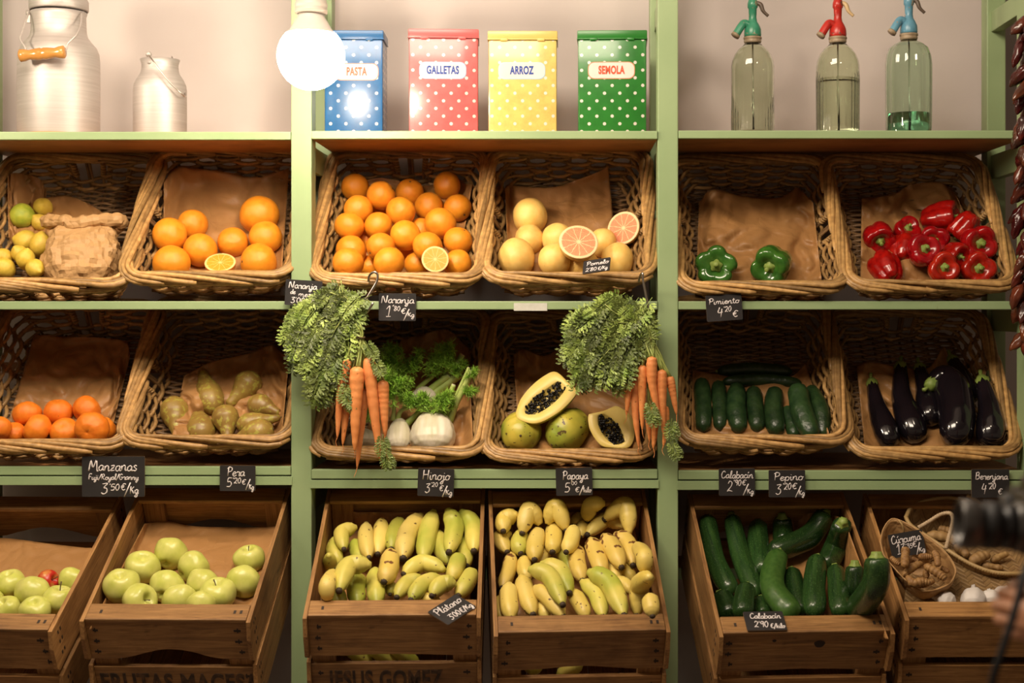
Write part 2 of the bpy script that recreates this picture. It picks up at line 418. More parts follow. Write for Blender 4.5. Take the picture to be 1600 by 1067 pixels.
BW, BL, BH, BF = .440, .515, .105, (.050, .05, .02)
def basket_meshes(seed, holes):
    """holes: 'side' or 'back' - where the hand holes are"""
    R = random.Random(seed); lp = Loop(BW, BL, BF)
    NS = 28; top = -.024
    def pt(q, n, off): p, _ = lp.at(q, -n/BH, off); return V((p.x, p.y, n))
    Lq = [x/lp.per for x in lp.len]
    c_front = Lq[0]/2; c_right = Lq[0]+Lq[1]+Lq[2]/2; c_back = c_right+Lq[2]/2+Lq[3]+Lq[4]/2; c_left = c_back+Lq[4]/2+Lq[5]+Lq[6]/2
    hc = [c_left, c_right] if holes == 'side' else [c_front, c_back]
    hw = .043/lp.per; hbot = -.066
    def inhole(q, n): return n > hbot and any(abs(((q-c+.5) % 1)-.5) < hw for c in hc)
    # stakes
    st = MB()
    sq = [(i+.5)/NS for i in range(NS)]
    for q in sq:
        if any(abs(((q-c+.5) % 1)-.5) < hw*1.1 for c in hc):
            continue
        for dq in (-.0026, .0026):
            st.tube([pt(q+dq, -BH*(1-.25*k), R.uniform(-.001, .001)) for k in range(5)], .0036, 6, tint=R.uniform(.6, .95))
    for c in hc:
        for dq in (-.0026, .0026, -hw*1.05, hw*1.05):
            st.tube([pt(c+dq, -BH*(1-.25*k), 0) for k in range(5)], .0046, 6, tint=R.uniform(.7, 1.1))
    # weave
    wv = MB(); k = 0; n = -BH+.006
    while n < top:
        q = R.random(); end = q+1
        while q < end-.01:
            ln = R.uniform(.10, .22); q1 = min(q+ln, end)
            m = max(4, int((q1-q)*NS*4)); tn = R.uniform(.62, 1.35); path = []; rr = []
            dn = R.uniform(-.0018, .0018); rad = R.uniform(.0050, .0062)
            for j in range(m+1):
                s_ = q+(q1+.012-q)*j/m
                if inhole(s_, n):
                    if len(path) > 3: wv.tube(path, rr, 6, tint=tn)
                    path = []; rr = []; continue
                e = min(j, m-j)
                path.append(pt(s_, n+dn+.0016*math.sin(s_*60+k), .0088*math.cos(PI*NS*s_+PI*k)+(.004 if e == 0 else 0)))
                rr.append(rad*(.8 if e == 0 else 1))
            if len(path) > 3: wv.tube(path, rr, 6, tint=tn)
            q = q1
        n += .0124; k += 1
    # wrapping at the edges of the hand holes
    wraps = []
    for c in hc:
        for sgn in (-1, 1):
            p = []; wr = MB()
            for j in range(60):
                a = j/59; ang = a*2*PI*5.5
                b = pt(c+sgn*hw*1.07+.006/lp.per*math.cos(ang), hbot+.004+a*.045, .0075*math.sin(ang)); p.append(b)
            wr.tube(p, .0036, 6, tint=1.0); wraps.append(wr.mesh('handle_wrap', MT['wicker']))
    # rim
    rm = MB(); NR = 21
    for i in range(NR):
        q0 = i/NR+R.uniform(-.004, .004); span = 4.6/NR*R.uniform(.8, 1.2); m = 20; path = []; rr = []
        rad = R.uniform(.0060, .0076); dz = R.uniform(-.002, .002)
        for j in range(m+1):
            t = j/m; a = PI*(t-.5)
            path.append(pt(q0+span*t, 0, .015*math.sin(a)) + V((0, 0, .0115*math.cos(a)-.004*t+dz))); rr.append(rad*(1 if 0 < j < m else .75))
        rm.tube(path, rr, 7, tint=R.uniform(.62, 1.42))
    for (o, n) in ((.010, -.010), (-.009, -.009), (.013, -.018), (0.0, -.002)):
        q = R.random(); end = q+1
        while q < end-.01:
            q1 = min(q+R.uniform(.17, .3), end); m = int((q1-q)*150)+4
            rm.tube([pt(q+(q1+.02-q)*j/m, n+.0015*math.sin((q+j)*1.3), o+.0012*math.sin(j*.8)+(.003 if j in (0, m) else 0)) for j in range(m+1)], R.uniform(.0045, .0055), 7, tint=R.uniform(.62, 1.25))
            q = q1
    # base
    bs = MB(); w2 = BW/2-BF[0]; v0, v1 = BF[1], BL-BF[2]
    for i in range(9):
        u = -w2+.02+(2*w2-.04)*i/8
        bs.tube([V((u, v0, -BH)), V((u, (v0+v1)/2, -BH)), V((u, v1, -BH))], .004, 6, tint=R.uniform(.7, 1))
    nv = 44
    for i in range(nv):
        v = v0+.004+(v1-v0-.008)*i/(nv-1)
        bs.tube([V((-w2+2*w2*j/32, v, -BH+.005*math.cos(PI*j/4+PI*i))) for j in range(33)], .0047, 5, tint=R.uniform(.65, 1.1))
    mw, md = MT['wicker'], MT['wicker_dark']
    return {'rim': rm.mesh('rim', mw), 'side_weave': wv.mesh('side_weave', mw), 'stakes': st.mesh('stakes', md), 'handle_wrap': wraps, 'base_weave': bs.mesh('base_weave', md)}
BM = {('side', 0): basket_meshes(3, 'side'), ('back', 0): basket_meshes(11, 'back'), ('side', 1): basket_meshes(21, 'side'), ('back', 1): basket_meshes(31, 'back')}
def basket(kind, pxc, py_rim, label, y0=-.012, yaw=0, tilt=45.5, hs=1.0):
    """pxc: pixel x of the middle of the front rim"""
    p = P(pxc, py_rim, y0)
    T = Tray(p.x, y0, p.z, tilt, BW, BL, BH*hs, *BF, yaw=yaw)
    loc, rot = at(T.M)
    r = thing('wicker_basket', label, 'basket', loc, rot, 'wicker baskets on the shelves')
    for nm, me in BM[kind].items():
        for m_ in (me if isinstance(me, list) else [me]): link(nm, m_, r, scale=(1, 1, hs))
    T.pile = Pile(); return T
TB = {}
R1, R2 = 431, 693
TB[1] = basket(('back', 0), 64, 445, 'wicker basket of lemons and a paper bag, far left on the top basket row', yaw=-1)
TB[2] = basket(('side', 0), 322, 434, 'wicker basket holding a few big oranges around a half orange')
TB[3] = basket(('back', 1), 619, 437, 'wicker basket heaped full of many oranges')
TB[4] = basket(('side', 1), 888, 435, 'wicker basket of yellow grapefruit with two cut halves')
TB[5] = basket(('side', 0), 1194, 449, 'wicker basket with only two green peppers on brown paper', hs=.86)
TB[6] = basket(('side', 1), 1458, 447, 'wicker basket of red bell peppers beside the dried pepper string', yaw=1, hs=.86)
TB[7] = basket(('back', 1), 62, 697, 'wicker basket of mandarins, far left on the lower basket row', yaw=-1)
TB[8] = basket(('side', 1), 320, 690, 'wicker basket of brownish green pears')
TB[9] = basket(('back', 0), 619, 708, 'wicker basket of fennel behind the left carrot bunch', hs=.86)
TB[10] = basket(('back', 1), 888, 712, 'wicker basket of papayas beside the right carrot bunch', hs=.86)
TB[11] = basket(('back', 0), 1194, 690, 'wicker basket of dark green cucumbers')
TB[12] = basket(('back', 1), 1462, 708, 'wicker basket of shiny dark eggplants', yaw=1, hs=.86)

# ------------------------------------------------------------------ wooden crates
CH = .27
def crate(xf, xb, W, pyf, pyb, label, arch=0.0, stamp=None, knots=(), Yf=-.37, Yb=.10, seed=1):
    R = random.Random(seed)
    a = P(880, pyf, Yf); b = P(880, pyb, Yb); a.x, b.x = xf, xb
    d = b-a; L = d.length; tilt = math.degrees(math.atan2(d.z, math.hypot(d.x, d.y))); yaw = math.degrees(math.atan2(-d.x, d.y))
    T = Tray(a.x, a.y, a.z, tilt, W, L, CH, yaw=yaw)
    loc, rot = at(T.M); T.pile = Pile()
    r = thing('wooden_crate', label, 'crate', loc, rot, 'wooden fruit crates under the shelves'); T.root = r
    X, Y, Z = MT['crate_x'], MT['crate_y'], MT['crate_z']; h = W/2
    def wavy(z0, z1, ar, jit=.0015):                     # board outline in XZ with an arch cut from the lower edge
        pts = [(-h, z1), (h, z1), (h, z0)]
        n = 16
        for i in range(n+1):
            x = h*.66-(2*h*.66)*i/n; c = max(0, math.cos(x/(h*.66)*PI/2))
            pts.append((x, z0+ar*c**1.5+R.uniform(-jit, jit)*.5))
        pts.append((-h, z0)); return pts
    def nails(mb, xs, ys, zs, d):
        for x in xs:
            for z in zs:
                q = R.uniform(-.004, .004)
                mb.box((x-.004+q*2, ys-d, z-.003), (x+.009+q, ys+d, z+.003), mat=1); mb.box((x+q, ys-d*1.2, z-.006), (x+.003+q, ys+d*1.2, z+.007), mat=1)
    for (v0, v1, front) in ((0, .011, True), (L-.011, L, False)):
        mb = MB(); mb.box((-h, (v0-.002 if front else L-.056), -.011), (h, (.056 if front else L+.002), 0), bev=.003)
        if front:
            for x in (-h+.03, h-.035, h-.02): mb.box((x, .02, -.0005), (x+.006, .032, .0006), mat=1)
        mb.build('cap_plank', [X, MT['nail']], r, False)
        mb = MB(); mb.prism(wavy(-.122, -.0115, arch if front else max(arch, .03)), 'y', v0, v1)
        if front: nails(mb, (-h+.018, h-.022), v0, (-.035, -.068, -.10), .0006)
        if front:
            for (kx, kz, kr) in knots: mb.add([V((kx+kr*math.cos(a)*(1+.12*math.sin(3*a)), v0-.0006, kz+kr*.85*math.sin(a))) for a in [2*PI*k/20 for k in range(20)]], [tuple(range(20))], mat=1)
        mb.build('end_board', [X, MT['nail']], r, False)
        mb = MB(); mb.prism([(-h, -.148), (h, -.148), (h, -.268), (-h, -.268)], 'y', v0, v1)
        if front: nails(mb, (-h+.018, h-.022), v0, (-.175, -.215), .0006)
        lb = mb.build('end_board', [X, MT['nail']], r, False)
        if front and stamp:
            s = stencil(stamp[0], stamp[1], stamp[2]); s.parent = lb; s.location = (stamp[3], v0-.0012, stamp[4])
        for sx in (-1, 1):
            mb = MB(); a0, a1 = sorted((sx*(h-.001), sx*(h-.058)))
            mb.box((a0, (v1 if front else v0-.018), -.266), (a1, (v1+.018 if front else v0), -.012), bev=.002); mb.build('corner_post', Z, r, False)
    for sx in (-1, 1):
        for (z0, z1, e) in ((-.118, -.003, 0), (-.262, -.140, .008)):
            x0, x1 = sorted((sx*(h+.0008), sx*(h+.0105)))
            f = -.022+e+R.uniform(-.004, .004); bk = L+.008
            mb = MB()
            mb.prism([(f+.012, z1), (bk, z1), (bk, z0), (f+.01, z0), (f, z0+.012), (f, z1-.045)], 'x', x0, x1)
            for v in (.02, .035, L-.02):
                for z in (z1-.03, (z0+z1)/2, z0+.025): mb.box((x0-.0006, v, z), (x1+.0006, v+.006, z+.009), mat=1)
            mb.build('side_board', [Y, MT['nail']], r, False)
    for i in range(5):
        u0 = -h+.004+i*(W-.008)/5
        mb = MB(); mb.box((u0, .0, -.279), (u0+(W-.008)/5-.002, L, -.2685)); mb.build('floor_slat', Y, r, False)
    return T
def text_mesh(s, size, bold=0.0, ext=.0004, sx=1.0):
    c = bpy.data.curves.new('t', 'FONT'); c.body = s; c.size = size; c.align_x = 'CENTER'; c.align_y = 'CENTER'; c.offset = bold; c.extrude = ext; c.space_character = 1.08
    o = bpy.data.objects.new('t', c); COL.objects.link(o)
    dg = bpy.context.evaluated_depsgraph_get(); me = bpy.data.meshes.new_from_object(o.evaluated_get(dg)); me.name = 'lettering'
    bpy.data.objects.remove(o); bpy.data.curves.remove(c)
    R = Matrix(((sx, 0, 0, 0), (0, 0, 1, 0), (0, 1, 0, 0), (0, 0, 0, 1)))       # stand it up facing -Y
    me.transform(Matrix(((sx, 0, 0, 0), (0, 0, -1, 0), (0, 1, 0, 0), (0, 0, 0, 1))))
    return me
def stencil(s, size, sx):
    me = text_mesh(s, size, size*.028, .0006, sx); me.materials.clear(); me.materials.append(MT['ink'])
    o = link('lettering', me); o['label'] = 'faded dark stencilled lettering'; return o
TC = {}
TC[1] = crate(-1.418, -1.39, .41, 981, 776, 'wooden crate of green apples with one red apple, cut off at left', arch=.0, seed=1)
TC[2] = crate(-.941, -.930, .385, 967, 763, 'wooden crate of green apples with FRUTAS stamped on its low board', arch=.03, stamp=('FRUTAS MACESA', .080, .60, .01, -.200), seed=2)
TC[3] = crate(-.4046, -.4186, .398, 960, 764, 'wooden crate of greenish bananas, words stamped on its low board', arch=.004, stamp=('JESUS GOMEZ', .080, .52, -.022, -.200), seed=3)
TC[4] = crate(.0454, .0094, .398, 985, 767, 'wooden crate of yellow bananas under the papaya price card', arch=.010, seed=4)
TC[5] = crate(.576, .5415, .400, 986, 771, 'wooden crate of zucchini with a dark knot in its front board', arch=.004, seed=5, knots=((.035, -.040, .013), (-.075, -.028, .005)))
TC[6] = crate(1.012, 1.008, .392, 962, 772, 'wooden crate with turmeric and garlic at the right edge', arch=.0, seed=6)
# rails under the crates, part of the shelving unit
for i, (a, b, *_ ) in enumerate(BAYS):
    x0, x1 = (a-880)/600+.001, (b-880)/600-.001
# ------------------------------------------------------------------ produce materials
def citrus_flesh(name, flesh1, flesh2, pith, nseg):
    t = NT(name); tc = t.n('ShaderNodeTexCoord'); sp = t.n('ShaderNodeSeparateXYZ'); t.l(tc.outputs['Object'], sp.inputs[0])
    x, y = sp.outputs[0], sp.outputs[1]
    r = t.math('SQRT', t.math('ADD', t.math('MULTIPLY', x, x), t.math('MULTIPLY', y, y)))
    ang = t.math('MULTIPLY', t.math('ADD', t.math('ARCTAN2', y, x), PI), nseg/(2*PI))
    nz = t.noise(t.coord(), 4, 2)
    fr = t.math('FRACT', t.math('ADD', ang, t.math('MULTIPLY', nz, .5)))
    d = t.math('MULTIPLY', t.math('ABSOLUTE', t.math('SUBTRACT', fr, .5)), 2.0)      # 1 at membranes
    mem = t.math('MULTIPLY', t.math('SUBTRACT', 1.0, d), r)
    pulp = t.ramp(t.noise(t.coord((1, 1, 1)), 14, 3, .6), [(.3, flesh1), (.7, flesh2)])
    c = t.mix(pith, pulp, t.ramp(mem, [(.025, (0, 0, 0)), (.075, (1, 1, 1))]))
    c = t.mix(c, pith, t.ramp(r, [(.84, (0, 0, 0)), (.88, (1, 1, 1))]))
    c = t.mix(pith, c, t.ramp(r, [(.07, (0, 0, 0)), (.14, (1, 1, 1))]))
    t.base(c); t.set(Roughness=.28, Subsurface_Weight=.15, Subsurface_Scale=.02); t.bump(t.noise(t.coord(), 22, 2), .3, .01)
    return t.m
MT['orange'] = mottled('orange_peel', (.76, .25, .012), (.83, .31, .022), 3, .36, .18, 34, .02, rand=.06, spec=.45)
MT['mandarin'] = mottled('mandarin_peel', (.78, .185, .012), (.86, .25, .02), 3, .38, .2, 30, .02, rand=.08, spots=((.25, .09, .02), 6, .72))
MT['grapefruit'] = mottled('grapefruit_peel', (.82, .50, .12), (.86, .58, .175), 3, .42, .14, 36, .015, rand=.04, spots=((.50, .30, .07), 9, .74))
MT['lemon'] = mottled('lemon_peel', (.60, .41, .04), (.70, .50, .075), 3, .4, .2, 26, .02, rand=.06)
MT['lime'] = mottled('green_citrus_peel', (.28, .36, .03), (.50, .50, .05), 2.0, .4, .2, 26, .02, rand=.04)
MT['orange_flesh'] = citrus_flesh('orange_flesh', (.84, .30, .022), (.88, .38, .04), (.90, .60, .24), 11)
MT['grapefruit_flesh'] = citrus_flesh('grapefruit_flesh', (.80, .23, .10), (.86, .31, .14), (.88, .66, .36), 11)
MT['stem_brown'] = plain('woody_stem', (.09, .055, .02), .7)
MT['stem_green'] = mottled('green_stem', (.16, .24, .045), (.28, .36, .09), 12, .5, rand=.05)
MT['calyx'] = mottled('pale_green_stem', (.14, .22, .035), (.28, .36, .08), 40, .5, rand=.05)
MT['apple'] = mottled('green_apple_skin', (.52, .55, .10), (.66, .65, .18), 1.6, .3, rand=.06, spots=((.62, .62, .22), 22, .70), spec=.5)
MT['red_apple'] = mottled('red_apple_skin', (.50, .03, .018), (.66, .36, .08), 1.6, .3, rand=.0, lo=.45, hi=.8)
MT['pear'] = mottled('pear_skin', (.23, .135, .030), (.33, .215, .045), 14, .42, .12, 220, .0008, rand=.08, detail=5, spots=((.36, .31, .055), 90, .56))
MT['red_pepper'] = mottled('red_pepper_skin', (.23, .003, .003), (.42, .009, .005), 2.5, .2, rand=.10, coat=.2)
MT['green_pepper'] = mottled('green_pepper_skin', (.022, .095, .012), (.055, .17, .022), 2.0, .17, rand=.04, coat=.4)
MT['eggplant'] = mottled('eggplant_skin', (.005, .004, .006), (.010, .007, .010), 12, .14, rand=0, coat=.5)
MT['cucumber'] = mottled('cucumber_skin', (.010, .030, .010), (.028, .062, .018), 40, .33, .5, 90, .003, rand=.12)
def zuc():
    t = NT('zucchini_skin'); v = t.coord((70, 70, 5))
    c = t.ramp(t.noise(v, 1, 3, .6), [(.35, (.010, .034, .008)), (.65, (.027, .070, .015))])
    sp = t.noise(t.coord((1, 1, 1)), 340, 1)
    c = t.mix(c, (.10, .17, .05), t.ramp(sp, [(.64, (0, 0, 0)), (.72, (.6, .6, .6))]))
    hs = t.n('ShaderNodeHueSaturation'); t.l(c, hs.inputs['Color']); t.l(t.math('ADD', t.math('MULTIPLY', t.rand(), .8), .6), hs.inputs['Value'])
    t.base(hs.outputs[0]); t.set(Roughness=.27, Coat_Weight=.2, Coat_Roughness=.15); return t.m
MT['zucchini'] = zuc()
MT['zucchini_pale'] = mottled('zucchini_paler_skin', (.030, .088, .014), (.065, .14, .028), 90, .28, rand=.01)
MT['banana_g'] = mottled('greenish_banana_peel', (.40, .44, .055), (.70, .60, .13), 9, .42, rand=.07, spots=((.12, .06, .02), 62, .70), lo=.35, hi=.65)
MT['banana_y'] = mottled('yellow_banana_peel', (.70, .53, .10), (.78, .62, .18), 9, .42, rand=.06, spots=((.13, .06, .02), 62, .68))
MT['banana_spot'] = mottled('spotted_banana_peel', (.68, .50, .10), (.76, .56, .15), 9, .42, rand=.0, spots=((.16, .06, .02), 34, .64))
MT['banana_tip'] = plain('banana_tip', (.045, .028, .014), .7)
MT['papaya'] = mottled('papaya_skin', (.26, .32, .035), (.66, .53, .07), 10, .38, .1, 60, .002, rand=.08, spots=((.10, .06, .02), 75, .64), lo=.38, hi=.66)
MT['papaya_flesh'] = mottled('papaya_flesh', (.80, .60, .14), (.85, .66, .22), 20, .4, rand=0)
MT['papaya_seed'] = plain('papaya_seed', (.008, .007, .006), .22)
MT['carrot'] = mottled('carrot_skin', (.70, .235, .065), (.78, .31, .10), 40, .5, .35, 120, .002, rand=.06, stretch=(1, 1, 1), spots=((.42, .14, .03), 90, .68))
MT['carrot_leaf'] = mottled('carrot_leaf', (.10, .16, .022), (.24, .30, .07), 25, .5, rand=0, tint=True)
MT['carrot_stem'] = mottled('carrot_stalk', (.26, .33, .07), (.42, .46, .14), 30, .5, rand=0)
MT['fennel_bulb'] = mottled('fennel_bulb', (.60, .55, .36), (.78, .72, .58), 30, .38, rand=.03, stretch=(2.2, 2.2, .35))
MT['fennel_stalk'] = mottled('fennel_stalk', (.30, .42, .08), (.50, .58, .19), 20, .4, rand=.05)
MT['fennel_frond'] = mottled('fennel_frond', (.14, .31, .022), (.28, .46, .06), 30, .5, rand=0, tint=True)
MT['turmeric'] = mottled('turmeric_skin', (.22, .105, .032), (.40, .22, .075), 70, .6, .4, 160, .003, rand=.1)
MT['ginger'] = mottled('root_skin', (.30, .17, .06), (.42, .26, .10), 50, .6, .4, 120, .003, rand=.1)
MT['garlic'] = mottled('garlic_skin', (.66, .60, .55), (.76, .72, .68), 20, .5, rand=.04)
MT['esparto'] = None

# ------------------------------------------------------------------ round fruit
def round_mesh(name, mat, prof=None, seg=40, wob=.02, seed=0, fn=None, ridges=0, ramp=0.0270, zs=1.0):
    """unit fruit with its stem along +Z; prof: (angle 0..1 from the bottom, radius factor)"""
    mb = MB(); rows = 26; pr = []
    for i in range(rows+1):
        a = -PI/2+PI*i/rows; pr.append((math.cos(a), math.sin(a), i/rows))
    vs = []; fs = []
    for (r, z, t) in pr:
        k = interp(prof, t) if prof else 1.0
        for j in range(seg):
            a = 2*PI*j/seg; p = V((r*math.cos(a), r*math.sin(a), z))
            q = k*(1+wob*noise.noise(p*1.3+V((seed*7.1, 0, 0))))*(1+ridges*.0+ramp*math.cos(ridges*a)*r if ridges else 1)
            p = p*q; p.z *= zs
            if fn: p = fn(p, a, t)
            vs.append(p)
    for i in range(rows):
        for j in range(seg):
            l = (j+1) % seg; fs.append((i*seg+j, i*seg+l, (i+1)*seg+l, (i+1)*seg+j))
    mb.add(vs, fs); return mb.mesh(name, mat)
ORP = [(0, .93), (.06, .98), (.2, 1), (.5, 1), (.85, .99), (.96, .95), (1, .90)]
ORANGE = [round_mesh('orange', MT['orange'], ORP, seed=i, wob=.035) for i in range(3)]
GRAPE = [round_mesh('grapefruit', MT['grapefruit'], ORP, seed=i+5, wob=.05) for i in range(2)]
MANDP = [(0, .78), (.06, .86), (.2, .97), (.5, 1), (.8, .93), (.95, .80), (1, .72)]
MAND = [round_mesh('mandarin', MT['mandarin'], MANDP, seed=i+9, wob=.05, ridges=9, ramp=0.0108) for i in range(2)]
LEMP = [(0, 1.14), (.05, 1.09), (.12, 1.0), (.25, .96), (.5, .96), (.75, .98), (.88, 1.04), (.95, 1.16), (1, 1.21)]
LEMON = round_mesh('lemon', MT['lemon'], LEMP, seed=3, wob=.05)
LIME = round_mesh('lemon', MT['lime'], [(0, 1.0), (.1, 1), (.5, 1), (.9, 1.02), (1, 1.06)], seed=4, wob=.04)
def dimple(p, a, t):
    rr = math.hypot(p.x, p.y)
    if t > .5: p.z = p.z*.90 - .46*math.exp(-(rr/.26)**2)
    else: p.z = p.z*.86+.22*math.exp(-(rr/.22)**2)+.02*math.cos(5*a)*(1-rr)*.8; 
    k = 1+.10*p.z; p.x *= k; p.y *= k; return p
APPLE = [round_mesh('apple', MT['apple'], None, seed=i, wob=.07, fn=dimple, ridges=5, ramp=0.0162) for i in range(3)]
RAPPLE = round_mesh('apple', MT['red_apple'], None, seed=6, wob=.05, fn=dimple)
def small(fn):
    mb = MB(); fn(mb); return mb
_m = small(lambda m: m.lathe([(0, .03), (.07, .02), (.075, -.02), (0, -.03)], 8)); STEM_BTN = _m.mesh('stem_button', MT['stem_brown'])
_m = small(lambda m: m.lathe([(0, .02), (.10, .015), (.12, -.03), (0, -.04)], 5, fn=lambda r, z, a: (r*(1+.3*math.cos(5*a)), z))); CALYX_BTN = _m.mesh('stem_button', MT['stem_green'])
_m = small(lambda m: m.tube([(0, 0, .36), (.02, 0, .6), (.05, .03, .9), (.11, .05, 1.15)], [.05, .035, .035, .05], 7)); APPLE_STEM = _m.mesh('stem', MT['stem_brown'])
def qrand(R): return Quaternion((R.uniform(-1, 1), R.uniform(-1, 1), R.uniform(-1, 1)), R.uniform(0, 2*PI))
R0 = random.Random(42)
def qdir(d, roll=None):
    return aim(d) @ Quaternion((0, 0, 1), R0.uniform(0, 2*PI) if roll is None else roll)
def fruit(T, name, mesh, px, py, rpx, label, cat, group, floor=None, d=None, squash=(1, 1, 1), child=None, csc=1.0, tol=.94, extra=0):
    p, r = T.sphere(px, py, rpx, floor, extra)
    (p, r), = T.pile.settle([(p, r)], tol)
    q = qdir(d) if d is not None else qrand(R0)
    o = link(name, mesh, None, p, q, (r*squash[0], r*squash[1], r*squash[2])); tag(o, label, cat, group)
    if child: link(child[0], child[1], o, loc=(0, 0, child[2]), scale=(csc,)*3)
    return o
def half_meshes(nm, peel, flesh):
    mb = MB(); pr = [(math.cos(a), math.sin(a)*.95) for a in [-PI/2+PI/2*i/14 for i in range(15)]]; pr[0] = (.001, pr[0][1])
    mb.lathe(pr, 40); me = mb.mesh('peel', peel)
    mb = MB(); mb.lathe([(1.0, -.01), (.985, .012), (.93, .016), (.6, .012), (.2, .010), (.06, -.004), (.001, -.01)], 48)
    return me, mb.mesh('cut_face', flesh)
HALF_O = half_meshes('orange', MT['orange'], MT['orange_flesh']); HALF_G = half_meshes('grapefruit', MT['grapefruit'], MT['grapefruit_flesh'])
def half(T, name, ms, px, py, rpx, d, label, cat, group, floor=None, sx=1.0, extra=0):
    p, r = T.sphere(px, py, rpx, floor, extra); (p, r), = T.pile.settle([(p - V(d).normalized()*r*.3, r*.8)], .9)
    r = r/.8
    o = thing(name, label, cat, p + V(d).normalized()*r*.3, aim(d), group); o.scale = (r*sx, r, r)
    link('peel', ms[0], o); link('cut_face', ms[1], o); return o

# ------------------------------------------------------------------ bodies along a spine
def spine(name, pts, R_, table, mat, seg=18, prof=None, n=26, parent=None, mats=None, wob=0.0, seed=0, ring=None, endcol=None):
    """pts in world; radius table over 0..1; origin at the middle, local Z from start to end"""
    pts = [V(p) for p in pts]; path = crv(pts, n); d = (path[-1]-path[0]); q = aim(d if d.length > 1e-6 else V((0, 0, 1))); c = (path[0]+path[-1])/2
    if len(pts) > 2: c = sum(path, V())/len(path)
    M = Matrix.Translation(c) @ q.to_matrix().to_4x4(); Mi = M.inverted()
    lp = [Mi @ p for p in path]
    rr = []
    for i in range(n):
        t = i/(n-1); k = interp(table, t)
        if ring: k *= 1+ring[0]*math.sin(t*ring[1]+seed)+ring[0]*.6*noise.noise(V((t*9, seed*3.3, 0)))
        if wob: k *= 1+wob*noise.noise(V((t*4, seed*5.7, 1)))
        rr.append(max(k*R_, 1e-5))
    mb = MB(); mb.tube(lp, rr, seg, prof=prof)
    if endcol:                                           # (from t, material slot) faces past t get another slot
        nf = n-1
        for i in range(nf):
            tt = i/(nf-1)
            for (lo, hi, sl) in endcol:
                if lo <= tt <= hi:
                    for k in range(seg): mb.m[i*seg+k] = sl
    me = mb.mesh(name, mats or mat)
    o = link(name, me, None)
    if parent is None: o.location = c; o.rotation_mode = 'QUATERNION'; o.rotation_quaternion = q
    else:
        L = parent.matrix_basis.inverted() @ M
        o.parent = parent; o.location = L.to_translation(); o.rotation_mode = 'QUATERNION'; o.rotation_quaternion = L.to_quaternion()
    o['_len'] = (path[-1]-path[0]).length
    del o['_len']
    return o, path, lp
def sub(parent, name, mb_world, mats, smooth=True):
    """part from world-space geometry under an unscaled parent"""
    inv = parent.matrix_basis.inverted(); mb_world.v = [inv @ p for p in mb_world.v]
    return mb_world.build(name, mats, parent, smooth)
def lay(T, pxs, rpx, floor=None, extra=0.0, tol=.93, table=None, settle=True, lifts=None):
    """pixel polyline -> settled world polyline lying on a tray"""
    pts = []
    for i, (px, py) in enumerate(pxs):
        r = rpx/600
        e = extra + (lifts[i] if lifts else 0)
        for _ in range(3):
            p = T.hit(px, py, r+e, floor); r = rpx/600*(4+p.y)/4
        pts.append(p)
    path = crv(pts, 9)
    ch = [(p, r*(interp(table, i/8) if table else 1.0)) for i, p in enumerate(path)]
    out = T.pile.settle(ch, tol) if settle else ch
    k = [0, 4, 8] if len(pts) == 3 else ([0, 8] if len(pts) == 2 else [0, 3, 5, 8])
    path2 = [p for p, _ in out]
    return ([path2[0], path2[2], path2[4], path2[6], path2[8]] if len(pts) > 2 else [path2[0], path2[4], path2[8]]), r

PAPER_N = [0]
def paper(T, top, bot, label, floor=None, off=.012, amp=0.0162, parentless=True, nu=52, nv=44, curl=.0, name='paper_sheet', fold=None):
    """kraft sheet lying on the tray; top and bottom edges as pixel polylines, left to right"""
    PAPER_N[0] += 1; sd = PAPER_N[0]
    tp = crv([V((x, y, 0)) for x, y in top], nu); bt = crv([V((x, y, 0)) for x, y in bot], nu)
    grid = []; n = T.n
    for j in range(nv):
        t = j/(nv-1); row = []
        for i in range(nu):
            q = tp[i].lerp(bt[i], t)
            p = T.hit(q.x, q.y, off, floor)
            s = V((i/nu*3.0+sd*3.7, t*3.0, sd))
            vd = noise.voronoi(s*1.25+V((noise.noise(s*1.5), noise.noise(s*1.5+V((5, 0, 0))), 0))*.5)[0]; vd2 = noise.voronoi(s*2.9)[0]
            h = (2.2*min(.55, vd[1]-vd[0]) + .7*min(.4, vd2[1]-vd2[0]) + 1.1*noise.noise(s*.7))*amp
            edge = max(0, 1-t*nv/7); cl = curl*edge*edge*(.6+.8*noise.noise(V((i/nu*2.2+sd, 0, 5))))
            e2 = max(0, 1-i/4, 1-(nu-1-i)/4)
            row.append(p+(CAM-p).normalized()*(h+cl)+n*e2*.004)
        grid.append(row)
    for _ in range(1):                                   # soften where it bends into the corners
        g2 = [r[:] for r in grid]
        for j in range(1, nv-1):
            for i in range(1, nu-1):
                g2[j][i] = grid[j][i]*.5+(grid[j-1][i]+grid[j+1][i]+grid[j][i-1]+grid[j][i+1])*.125
        grid = g2
    c = grid[nv//2][nu//2].copy()
    mb = MB(); mb.add([p-c for r in grid for p in r], [(j*nu+i, j*nu+i+1, (j+1)*nu+i+1, (j+1)*nu+i) for j in range(nv-1) for i in range(nu-1)])
    o = mb.build(name, MT['kraft']); o.location = c
    m = o.modifiers.new('thickness', 'SOLIDIFY'); m.thickness = .0007
    return tag(o, label, 'paper', 'kraft paper sheets lining the trays')

